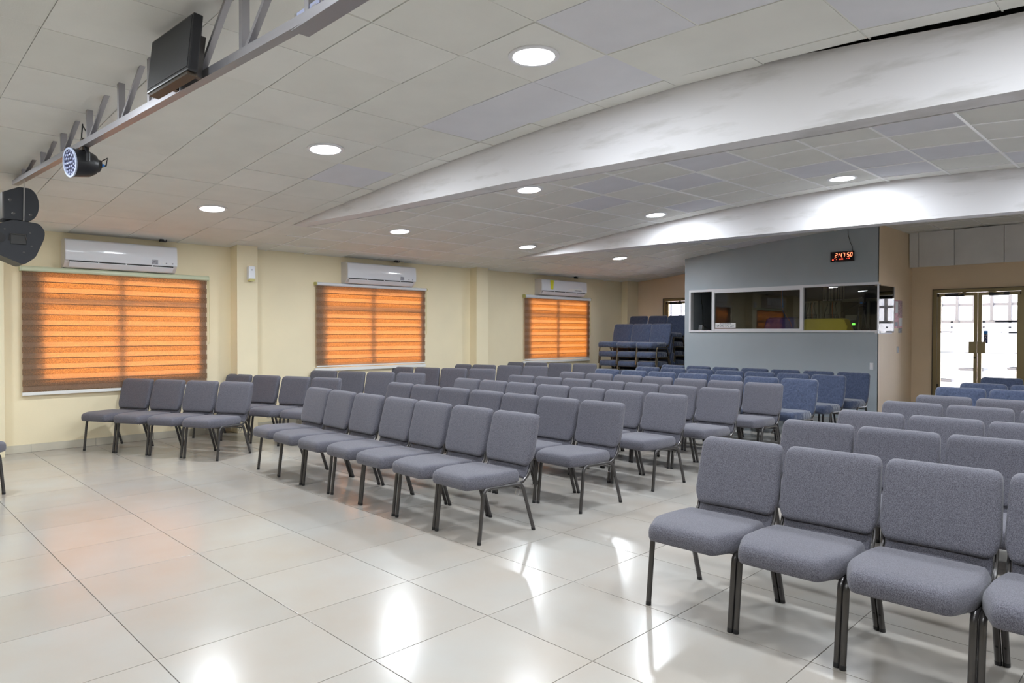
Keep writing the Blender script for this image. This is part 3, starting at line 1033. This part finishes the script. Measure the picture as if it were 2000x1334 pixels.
for nm, c, pts, lab in (('hanging_cable', 'cable_blue', [(-5.76, 13.2, 2.62), (-5.76, 13.2, 2.2), (-5.74, 13.2, 1.95), (-5.70, 13.22, 1.83)], 'blue cable hanging inside the booth above blue cloth'),
                        ('hanging_cable', 'cable_orange', [(-5.73, 13.1, 2.62), (-5.73, 13.1, 2.05), (-5.66, 13.1, 1.9), (-5.55, 13.1, 1.72), (-5.47, 13.12, 1.40)], 'thin orange cable hanging beside the blue cable')):
    MB().tube(pts, .012 if c == 'cable_blue' else .004, seg=6).build(nm, c, None, smooth=True, label=lab, cat='cable')

# ------------------------------------------------------------------ bulkhead above the door
bk = MB().box(BX1 + .004, XR, YF - .20, YF, 2.79, 3.40).build('trim_7', 'white_paint', kind='structure', label='white panelled bulkhead above the glass door')
px = [BX1 + .01, -3.75, -3.17, -2.42, -1.6, -.8, 0, .8, 1.6, 2.4]
for a, b in zip(px[:-1], px[1:]):
    MB().hexa([(a + .004, YF - .232, 2.772), (b - .004, YF - .232, 2.772), (b - .004, YF - .2, 2.772), (a + .004, YF - .2, 2.772),
               (a + .004, YF - .262, 3.42), (b - .004, YF - .262, 3.42), (b - .004, YF - .2, 3.42), (a + .004, YF - .2, 3.42)]).build('panel', 'white_paint', bk)

# ------------------------------------------------------------------ glass double doors
def double_door(name, x0, x1, zt, lab, detail):
    y = YF + .02
    fr = MB()
    fr.box(x0, x0 + .06, y - .05, y + .07, 0, zt)
    fr.box(x1 - .06, x1, y - .05, y + .07, 0, zt)
    fr.box(x0 + .06, x1 - .06, y - .05, y + .07, zt - .06, zt)
    d = fr.build(name, 'bronze_alu', kind='structure', label=lab)
    MB().box(x0 - .012, x0, y - .06, y, 0, zt + .01).build('weather_strip', 'dark_bronze', d)
    MB().box(x0 - .012, x1 + .012, y - .06, y, zt, zt + .012).build('weather_strip', 'dark_bronze', d)
    xm = (x0 + x1) / 2
    for s in (0, 1):
        a, b = (x0 + .063, xm - .003) if s == 0 else (xm + .003, x1 - .063)
        st = .058
        lf = MB()
        lf.box(a, a + st, y - .02, y + .025, .01, zt - .065)
        lf.box(b - st, b, y - .02, y + .025, .01, zt - .065)
        lf.box(a + st, b - st, y - .02, y + .025, zt - .125, zt - .065)
        lf.box(a + st, b - st, y - .02, y + .025, .01, .14)
        leaf = lf.build('door_leaf', 'bronze_alu', d)
        MB().box(a + st, b - st, y, y + .006, .14, zt - .125).build('pane', 'window_glass', leaf)
        MB().box(a + st, b - st, y - .004, y - .001, 1.168, 1.182).build('film_line', 'door_film', leaf)
        pa, pb = (b - .125, b - .002) if s == 0 else (a + .002, a + .125)
        MB().box(pa, pb, y - .065, y - .02, 1.165, 1.375, bevel=.006).build('push_plate', 'bronze_alu', leaf)
        cx = (a + .30) if s == 0 else (b - .30)
        MB().box(cx - .17, cx + .13, y - .075, y - .02, zt - .135, zt - .075, bevel=.006).build('door_closer', 'black_plastic', leaf)
        MB().tube([(cx + .05, y - .08, zt - .10), (cx + (.22 if s == 0 else -.22), y - .16, zt - .045)], .012, .007, 6, ref=(0, 0, 1)).build('closer_arm', 'bronze_alu', leaf)
        for q in (0, 1):
            MB().box((a - .01) if s == 0 else (b - .02), (a + .03) if s == 0 else (b + .01), y - .03, y - .02, zt - .13 - q * 1.7, zt - .07 - q * 1.7).build('hinge', 'dark_bronze', leaf)
        if detail:
            L = b - a - 2 * st
            for (u0, u1, zz) in ((.30, .37, 1.735), (.30, .37, 1.64), (.0, .37, 1.55), (.55, .57, 1.735), (.55, .57, 1.55)) if s == 0 else \
                    ((.02, .09, 1.735), (.02, .09, 1.64), (.38, 1.0, 1.737), (.76, .84, 1.73), (.76, .84, 1.635), (.76, 1.0, 1.54), (.55, .58, 1.54)):
                MB().box(a + st + u0 * L, a + st + u1 * L, y - .004, y - .001, zz - .014, zz + .014).build('film_mark', 'door_film', leaf)
    if detail:
        MB().lathe([(.018, 0), (.018, -.012)], (xm - .035, y - .02, 1.08), (0, 1, 0), 12).build('lock_cylinder', 'dark_bronze', d)
        sk = MB().box(xm + .085, xm + .155, y - .008, y - .004, 1.345, 1.575).build('pull_sticker', 'sticker_blue', d)
        MB().box(xm + .085, xm + .155, y - .009, y - .0085, 1.515, 1.575).build('sticker_top', 'accent_blue', sk)
        for i, ch in enumerate('HALE'):
            text_mesh('letter', ch, .05, 'paper_white', lambda u, v, i=i: (xm + .12 + u, y - .0095, 1.49 - i * .041 + v), sk)
    return d


double_door('door_1', DR[0], DR[1], DR[2], 'bronze framed glass double door under the white bulkhead', True)
double_door('door_2', DL[0], DL[1], DL[2], 'bronze framed glass door behind the stacked blue chairs', False)

# ------------------------------------------------------------------ outside
MB().box(-60, 60, -50, 70, -.3, -.16).build('ground', 'concrete', kind='structure', label='pale concrete ground outside the hall')
MB().box(-14, 3, YF + .16, YF + 3.2, -.16, -.02).build('porch_floor', 'concrete', kind='structure', label='pale porch floor outside the glass doors')
for (x0, x1, nm) in ((-4.35, -.9, 'white porch grille seen through the bronze double door'), (-10.9, -7.6, 'white porch grille seen through the farther door')):
    t = thing('porch_grille', nm, 'grille', (x0, YF + 2.6, 0))
    L = x1 - x0
    nb = int(L / .31)
    for i in range(nb + 1):
        MB().box(i * L / nb - .03, i * L / nb + .03, -.03, .03, 1.80, 2.75).build('upright', 'outdoor_iron', t)
    for z in (1.78, 2.14, 2.45, 2.75):
        MB().box(.031, L - .031, -.02, .02, z - .03, z + .03).build('rail', 'outdoor_iron', t)
    for x in (-.06, L):
        MB().box(x, x + .06, -.04, .04, -.02, 2.78).build('post', 'outdoor_white', t)
for i, (x, y, s, h) in enumerate(((-4.15, 17.0, .40, .55), (-3.62, 17.15, .42, .80), (-2.75, 17.1, .46, .85))):
    t = thing('porch_planter', ('low white box planter outside the double door', 'white box planter behind the low planter on porch', 'tall white box planter by the right door leaf')[i], 'planter', (x, y, -.02))
    MB().box(0, s, 0, s, 0, h, bevel=.01).build('box', 'outdoor_white', t)
    MB().box(-.02, s + .02, -.02, s + .02, h - .05, h, bevel=.005).build('rim', 'outdoor_iron', t)
MB().box(-16, 8, 24, 24.3, -.16, 4.2).build('boundary_wall', 'outdoor_white', kind='structure', label='bright white boundary wall across the yard')

# ------------------------------------------------------------------ steel truss, television, stage lamp, speakers
def ty(x):
    return 1.505 + .053 * (x + 3.7)


ZC = 2.93
t = thing('ceiling_truss', 'grey steel truss with slanted struts hung under the ceiling', 'truss', (0, 0, 0))
x0, x1 = -8.05, 1.8
mb = MB()
mb.rings([[(x, ty(x) - .026, ZC), (x, ty(x) + .026, ZC), (x, ty(x) + .026, ZC + .045), (x, ty(x) - .026, ZC + .045)] for x in (x0, x1)])
mb.build('bottom_chord', 'steel_grey', t)
verts_x = [-7.72, -7.10, -6.52, -5.88, -5.22, -4.69, -4.02, -3.47, -2.85, -2.25, -1.65, -1.05, -.45, .15, .75]
for x in verts_x:
    y = ty(x)
    MB().box(x - .019, x + .019, y - .02, y + .02, ZC + .04, cz(x, y) + .02).build('strut', 'steel_grey', t)
    xt = x + .40
    zt_ = cz(xt, ty(xt)) + .02
    yt = ty(xt)
    xb = x + .045
    MB().hexa([(xb - .02, y - .016, ZC + .04), (xb + .02, y - .016, ZC + .04), (xb + .02, y + .016, ZC + .04), (xb - .02, y + .016, ZC + .04),
               (xt - .02, yt - .016, zt_), (xt + .02, yt - .016, zt_), (xt + .02, yt + .016, zt_), (xt - .02, yt + .016, zt_)]).build('diagonal', 'steel_grey', t)
# LED bar on the chord
t = thing('led_bar', 'slim silver LED bar fixed along the steel truss', 'stage light', (-2.62, ty(-2.62), ZC + .046))
MB().box(-.36, .5, -.024, .024, 0, .03).build('housing', 'chrome', t)
for i in range(7):
    MB().box(-.33 + i * .115, -.24 + i * .115, -.027, .0, .006, .026).build('lens_strip', 'par_lens', t)
MB().box(-.36, .5, -.04, .05, -.052, -.046).build('mounting_strip', 'steel_grey', t)

# television hung on the stage side of the truss
c = Vector((-4.04, ty(-4.04) - .125, 3.062))
t = thing('television', 'black flat television hung on the steel truss, screen off', 'television', c)
t.rotation_euler = (math.radians(-6), 0, math.radians(3))
MB().box(-.285, .285, -.02, .03, -.155, .155, bevel=.008).build('case', 'black_plastic', t)
MB().box(-.269, .269, -.0225, -.0195, -.135, .142).build('screen', 'screen_off', t)
MB().box(-.20, .20, .03, .045, -.10, .10, bevel=.01).build('back_cover', 'black_plastic', t)
MB().box(-.26, .26, -.012, .04, -.172, -.155).build('speaker_bar', 'dark_bronze', t)
for x in (-.15, .15):
    MB().box(x - .02, x + .02, .045, .10, -.13, .10).build('bracket', 'gunmetal', t)

# round stage lamp
c = Vector((-6.02, 1.30, 2.805))
ax = Vector((.17, -.98, -.10)).normalized()
t = thing('stage_lamp', 'round black stage lamp with many LED lenses under the truss', 'stage light', c)
MB().lathe([(.05, -.17), (.075, -.165), (.098, -.12), (.105, -.02), (.110, 0), (.110, .012), (.097, .012), (.097, .0)], (0, 0, 0), ax, 28).build('body', 'black_plastic', t, smooth=True)
MB().lathe([(.0965, .004), (.0965, .013), (.111, .013), (.111, .003)], (0, 0, 0), ax, 28).build('front_ring', 'par_ring', t, smooth=True)
face = MB().lathe([(.097, -.002), (.097, .004)], (0, 0, 0), ax, 28).build('lens_plate', 'par_face', t)
u = ax.cross(Vector((0, 0, 1))).normalized()
v = u.cross(ax)
for ring, cnt in ((0, 1), (.034, 6), (.062, 11), (.085, 16)):
    for k in range(cnt):
        a = 2 * math.pi * k / cnt
        p = u * (ring * math.cos(a)) + v * (ring * math.sin(a))
        MB().lathe([(.0092, .004), (.0092, .008), (.005, .010)], p, ax, 10).build('lens', 'par_lens', face, smooth=True)
s_ = u * .118
b_ = -ax * .07
MB().tube([s_ + b_, s_ + b_ + Vector((0, 0, .06)), Vector((0, 0, .125)) + b_ * 1.1 + s_ * .5, Vector((0, 0, .128)) + b_ - s_ * .5, -s_ + b_ + Vector((0, 0, .06)), -s_ + b_], .014, .004, 6, ref=tuple(ax)).build('yoke', 'black_plastic', t)
MB().box(.0, .05, .06, .11, .10, .19, bevel=.004).build('clamp', 'dark_bronze', t)
bk_ = MB().tube([tuple(-ax * .15), tuple(-ax * .20 + Vector((0, 0, -.01)))], .05, seg=12).build('rear_box', 'black_plastic', t)
MB().tube([tuple(-ax * .20 + Vector((0, 0, .02))), tuple(-ax * .26 + Vector((0, 0, .06))), tuple(-ax * .25 + Vector((0, 0, .0))), tuple(-ax * .20 + Vector((0, 0, -.02)))], .006, seg=6).build('power_cable', 'cable_black', t, smooth=True)
MB().tube([tuple(-ax * .20), tuple(-ax * .235)], .011, seg=8).build('connector', 'accent_blue', t)
MB().tube([tuple(-ax * .1 + Vector((0, 0, .12))), (.02, .1, .24), (-.02, .08, .30), (-.1, .1, .33), (-.13, .1, .26), (-.06, .08, .14)], .005, seg=5).build('cable', 'cable_black', t, smooth=True)

# two loudspeakers hung at the end of the truss
t = thing('loudspeaker', 'upper black loudspeaker with rounded back hung from the truss', 'speaker', (-7.75, 1.25, 2.70))
pr_ = [(-.13, -.155), (.05, -.155)] + [(.05 + .085 * math.sin(a), -.005 - .15 * math.cos(a)) for a in [math.pi * k / 12 for k in range(13)]] + [(-.02, .145), (-.13, .09)]
MB().prism(pr_, -.14, .14, lambda u_, v_, q: (q, u_, v_)).build('cabinet', 'speaker_black', t, smooth=True)
MB().box(-.14, .142, -.142, -.13, -.15, .085).build('grille', 'gunmetal', t)
for (yy, zz) in ((-.06, -.10), (.07, -.10), (-.085, .02)):
    MB().lathe([(.014, 0), (.014, .004), (.006, .006)], (.14, yy, zz), (1, 0, 0), 10).build('bolt', 'gunmetal', t)
MB().tube([(.152, .02, .22), (.152, .018, .05), (.152, .012, -.26)], .005, seg=6).build('hanging_rod', 'chrome', t)
t = thing('loudspeaker', 'lower black loudspeaker with slanted base hung from the truss', 'speaker', (-7.75, 1.22, 2.34))
pr_ = fillet([(-.26, .10), (-.04, .20), (.16, .185), (.205, .12), (.20, .05), (.13, -.13), (.04, -.205), (-.22, -.09)], .03, 3)
MB().prism(pr_, -.17, .17, lambda u_, v_, q: (q, u_, v_)).build('cabinet', 'speaker_black', t, smooth=True)
MB().prism([(-.27, .09), (-.25, .10), (-.21, -.09), (-.23, -.09)], -.16, .165, lambda u_, v_, q: (q, u_, v_)).build('grille', 'steel_grey', t)
MB().box(.168, .178, -.06, .06, -.02, .075, bevel=.01).build('handle_recess', 'dark_slot', t)
MB().tube([(.175, -.07, .01), (.185, -.06, .07), (.185, .05, .07), (.175, .06, .02)], .006, seg=6).build('handle_bar', 'gunmetal', t, smooth=True)
MB().lathe([(.045, 0), (.045, .006), (.03, .008)], (.17, -.14, .03), (1, 0, 0), 14).build('socket_cup', 'black_plastic', t, smooth=True)
for (yy, zz) in ((-.1, .11), (.09, .09), (.1, -.03), (.04, -.09)):
    MB().lathe([(.008, 0), (.008, .004)], (.17, yy, zz), (1, 0, 0), 8).build('bolt', 'gunmetal', t)
MB().tube([(.0, .0, .2), (.0, .0, .21)], .02, seg=8).build('hanger', 'gunmetal', t)

# ------------------------------------------------------------------ chairs
SEAT_PTS = [(-.195, -.095), (.195, -.095), (.2608, .07), (.2608, .27), (.238, .43), (-.238, .43), (-.2608, .27), (-.2608, .07)]


def seat_map(u, v, w_):
    # w_ 0..1 from underside to crown; the front edge rolls over like a waterfall
    z = .390 + w_ * .100
    f = max(0, .05 - v) / .145
    if w_ > .5:
        z -= f * f * .018 * (w_ - .5) / .5
    z += .010 * (1 - v / .43) * w_
    return (u, v, z)


def densify(poly, d):
    out = []
    n = len(poly)
    for i in range(n):
        a, b = Vector(poly[i]), Vector(poly[(i + 1) % n])
        k = max(1, int((b - a).length / d))
        for j in range(k):
            out.append(tuple(a + (b - a) * j / k))
    return out


seat_out = densify(fillet(SEAT_PTS, [.035, .035, .05, .06, .04, .04, .06, .05], 3), .035)
SEAT_PROF = [(.022, 0.0), (.008, .05), (.001, .2), (0, .40), (.0015, .58), (.006, .74), (.014, .87), (.022, .93)]
SEAT_IN = [(.955, .965), (.90, .985), (.78, .995), (.6, 1.0), (.35, 1.0), (.12, 1.0)]
seat_me = cushion(seat_out, SEAT_PROF, SEAT_IN, seat_map).mesh('seat', 'grey_fabric', 'all')


def back_y(z):
    return .482 + (z - .50) * .245


def back_map(u, v, w_):
    return (u, back_y(v) + .068 - w_ + .010 * (1 - (u / .26) ** 2) * (1 if w_ > .03 else 0), v - w_ * .2)


BACK_PTS = [(-.228, .505), (.228, .505), (.2575, .575), (.2535, .72), (.247, .892), (-.247, .892), (-.2535, .72), (-.2575, .575)]
back_out = densify(fillet(BACK_PTS, [.03, .03, .05, .08, .045, .045, .08, .05], 4), .04)
BPROF = [(.02, 0), (.006, .003), (0, .014), (0, .040), (.0035, .053), (.011, .062), (.02, .066)]
BIN = [(.93, .069), (.8, .070), (.5, .070), (.2, .070)]
back_me = cushion(back_out, BPROF, BIN, back_map).mesh('backrest', 'grey_fabric', 'all')
lum_out = densify(fillet([(-.226, .40), (.226, .40), (.226, .53), (-.226, .53)], .012, 2), .05)
lum_me = cushion(lum_out, [(.004, 0), (0, .006), (0, .022), (.005, .028)], [(.6, .03), (.2, .03)],
                 lambda u, v, w_: (u, back_y(v) + .070 - w_ - .10 * max(0, .49 - v), v)).mesh('lumbar_panel', 'grey_fabric', 'all')
# blue slip-covered version: one continuous cover on the back, baggy seat
bb_pts = [(-.236, .425), (.236, .425), (.252, .52), (.258, .66), (.250, .897), (-.250, .897), (-.258, .66), (-.252, .52)]
bb_out = densify(fillet(bb_pts, [.03, .03, .08, .1, .055, .055, .1, .08], 4), .03)
_r = random.Random(11)
WN = [(_r.uniform(8, 22), _r.uniform(8, 22), _r.uniform(0, 6)) for _ in range(4)]


def wr(u, v):
    return sum(math.sin(a * u + b * v + c) for a, b, c in WN) / 4


def bback_map(u, v, w_):
    k = max(0, (.66 - v) / .24)
    wv = wr(u, v) * .010 * (k + .15) if w_ > .02 else 0
    return (u, back_y(v) + .070 - w_ + wv - (.02 * max(0, .5 - v) / .1 if w_ > .03 else 0), v)


bback_me = cushion(bb_out, [(.03, 0), (.008, .003), (0, .016), (0, .036), (.006, .052), (.018, .062), (.036, .067)],
                   [(.85, .069), (.68, .07), (.5, .07), (.3, .07), (.1, .07)], bback_map).mesh('backrest', 'blue_velvet', 'all')


def bseat_map(u, v, w_):
    x, y, z = seat_map(u, v, w_)
    if .1 < w_ < .7:
        z += .004 * math.sin(v * 90 + u * 60)
        x += .006 * math.sin(v * 110) * (1 if u > 0 else -1)
    return (x * 1.0, y, z + .004 - (.018 if w_ < .1 else 0))


bseat_me = cushion(densify(seat_out, .02), SEAT_PROF, SEAT_IN, bseat_map).mesh('seat', 'blue_velvet', 'all')
XL = .2465


def frame_meshes(metal):
    d = {}
    for s in (-1, 1):
        x = s * XL
        d['leg_f', s] = MB().tube([(x, -.002, .012), (x, .036, .345), (x, .042, .368), (x, .058, .386), (x, .085, .393), (x, .12, .393)], .0152, .0140, 10).mesh('leg', metal, True)
        d['leg_r', s] = MB().tube([(x, .395, .380), (x, .422, .373), (x, .440, .352), (x, .452, .325), (x, .560, .012)], .0152, .0140, 10).mesh('leg', metal, True)
        d['rail', s] = MB().tube([(x, .10, .393), (x, .40, .380)], .0152, .0140, 10).mesh('seat_rail', metal, True)
        d['up', s] = MB().tube([(x * .97, .405, .376), (x * .97, .455, .392), (x * .97, .503, .430), (x * .97, .533, .480), (x * .96, .554, .56), (x * .95, .632, .862)], .009, .012, 8).mesh('back_upright', metal, True)
        d['gl_f', s] = MB().lathe([(.0155, 0), (.0155, .02), (.013, .024)], (x, -.003, .0), (0, 0.1, 1), 10).mesh('glide', 'black_plastic', True)
        d['gl_r', s] = MB().lathe([(.0155, 0), (.0155, .02), (.013, .024)], (x, .562, .0), (0, -.33, 1), 10).mesh('glide', 'black_plastic', True)
        mb_ = MB()
        for q in (.25, .72):
            yy, zz = .452 + (.560 - .452) * q, .325 - .313 * q
            mb_.lathe([(.006, 0), (.006, .003)], (x, yy - .011, zz), (0, -1, -.33), 8)
        d['bolt', s] = mb_.mesh('stacking_bumper', 'black_plastic')
    d['bar'] = MB().tube([(-XL, .415, .345), (XL, .415, .345)], .008, seg=6, ref=(0, 0, 1)).mesh('stretcher', metal, True)
    d['bar2'] = MB().tube([(-XL, .11, .37), (XL, .11, .37)], .008, seg=6, ref=(0, 0, 1)).mesh('stretcher', metal, True)
    d['hook'] = MB().tube([(XL - .02, .395, .345), (XL - .02, .385, .30), (XL + .012, .385, .30), (XL + .012, .395, .345)], .003, seg=5, ref=(0, 1, 0)).mesh('link_hook', 'chrome')
    return d


FM = {'grey': frame_meshes('gunmetal'), 'blue': frame_meshes('gunmetal'), 'stacked': frame_meshes('brass_tube')}


def make_chair(style, detail):
    t = link('church_chair', None)
    F = FM[style]
    if style == 'grey':
        link('seat', seat_me, t)
        link('backrest', back_me, t)
        link('lumbar_panel', lum_me, t)
    else:
        link('seat', bseat_me, t)
        link('backrest', bback_me, t)
    for s in (-1, 1):
        for nm, gl in (('leg_f', 'gl_f'), ('leg_r', 'gl_r')):
            l = link('leg', F[nm, s], t)
            if detail:
                link('glide', F[gl, s], l)
            if detail and nm == 'leg_r':
                link('stacking_bumper', F['bolt', s], l)
        link('seat_rail', F['rail', s], t)
        link('back_upright', F['up', s], t)
    link('stretcher', F['bar'], t)
    if detail:
        link('stretcher', F['bar2'], t)
        link('link_hook', F['hook'], t)
    return t


PROTO = {}


def chair(style, x, y, ang, label, group, z=0.0, detail=True, rx=0.0):
    key = (style, detail)
    if key not in PROTO:
        PROTO[key] = make_chair(style, detail)
        c = PROTO[key]
    else:
        c = copy_tree(PROTO[key])
    c.location = (x, y, z)
    c.rotation_euler = (rx, 0, ang)
    c['label'] = label
    c['category'] = 'chair'
    c['group'] = group
    return c


rng = random.Random(5)
# centre block: eight rows of seven
MID = [(3.296, -3.885, -7.109, -.0168), (4.478, -3.915, -7.101, 0.0), (5.62, -3.945, -7.131, 0), (6.68, -3.91, -7.10, 0),
       (7.86, -3.92, -7.106, 0), (8.86, -3.885, -7.18, 0), (10.03, -3.93, -7.14, 0), (11.00, -3.90, -7.21, 0)]
for r, (y, xr, xlft, sl) in enumerate(MID):
    for k in range(7):
        x = xr + (xlft - xr) * k / 6
        blue = r >= 5
        jx, jy = rng.uniform(-.004, .004), rng.uniform(-.01, .01)
        chair('blue' if blue else 'grey', x + jx, y + sl * (x - xr) + jy, rng.uniform(-.01, .01) + sl,
              '%s chair, %s seat from the aisle, %s row of the centre block' % ('blue covered' if blue else 'grey fabric', ORD[k], ORD[r]),
              'chairs in the centre block', detail=r < 5)
# block across the aisle
RB = [(3.262, -1.926, .5225, 5), (4.45, -1.94, .53, 5), (5.42, -1.89, .53, 5), (6.52, -1.875, .53, 5), (7.46, -1.84, .53, 4), (8.74, -1.955, .53, 4), (9.71, -1.92, .53, 4), (11.20, -1.975, .53, 3)]
for r, (y, x0, p, n) in enumerate(RB):
    for k in range(n):
        blue = r >= 5
        chair('blue' if blue else 'grey', x0 + p * k, y + rng.uniform(-.008, .008), rng.uniform(-.008, .008),
              '%s chair, %s seat from the aisle, %s row before the double door' % ('blue covered' if blue else 'grey fabric', ORD[k], ORD[r]),
              'chairs in the block before the double door', detail=r < 5)
# angled block along the window wall: rows of four
LB = [(-8.45, 3.806, 25.8, .545), (-8.36, 5.02, 20.0, .555), (-8.50, 6.577, 25.5, .535), (-8.62, 8.20, 25.0, .535), (-8.64, 9.573, 22.0, .535), (-8.64, 11.06, 22.5, .535)]
for r, (tx, ty_, deg, pitch) in enumerate(LB):
    a = math.radians(deg)
    ux, uy = math.cos(a), math.sin(a)          # along the row, away from the wall
    bx, by = -math.sin(a), math.cos(a)         # backwards
    cx, cy = tx - ux * .245 - bx * .64, ty_ - uy * .245 - by * .64
    for k in range(4):
        chair('grey', cx - ux * pitch * k, cy - uy * pitch * k, a + rng.uniform(-.01, .01),
              'grey fabric chair, %s seat from the window wall, %s angled row' % (ORD[3 - k], ORD[r]),
              'angled chairs along the window wall', detail=r < 3)
# chair cut by the left edge of the view
chair('grey', -8.10, 1.00, math.radians(215), 'grey fabric chair standing alone beside the stage', 'chair beside the stage')
# stacked blue chairs between the booth and the window wall
for s, (x, y, n, nm) in enumerate(((-9.30, 12.38, 5, 'front stack beside the window wall'), (-8.79, 12.38, 5, 'middle stack of the front three'), (-8.28, 12.38, 5, 'front stack nearest the booth'),
                                   (-9.56, 13.42, 6, 'rear stack in the corner'), (-9.04, 13.42, 6, 'middle stack of the rear three'), (-8.50, 13.42, 6, 'rear stack before the farther door'))):
    for i in range(n):
        chair('stacked', x + rng.uniform(-.008, .008), y - .03 * i + rng.uniform(-.006, .006), rng.uniform(-.012, .012),
              'blue velvet chair, %s from the floor in the %s' % (ORD[i], nm), 'stacked blue chairs', z=.205 * i, detail=False)
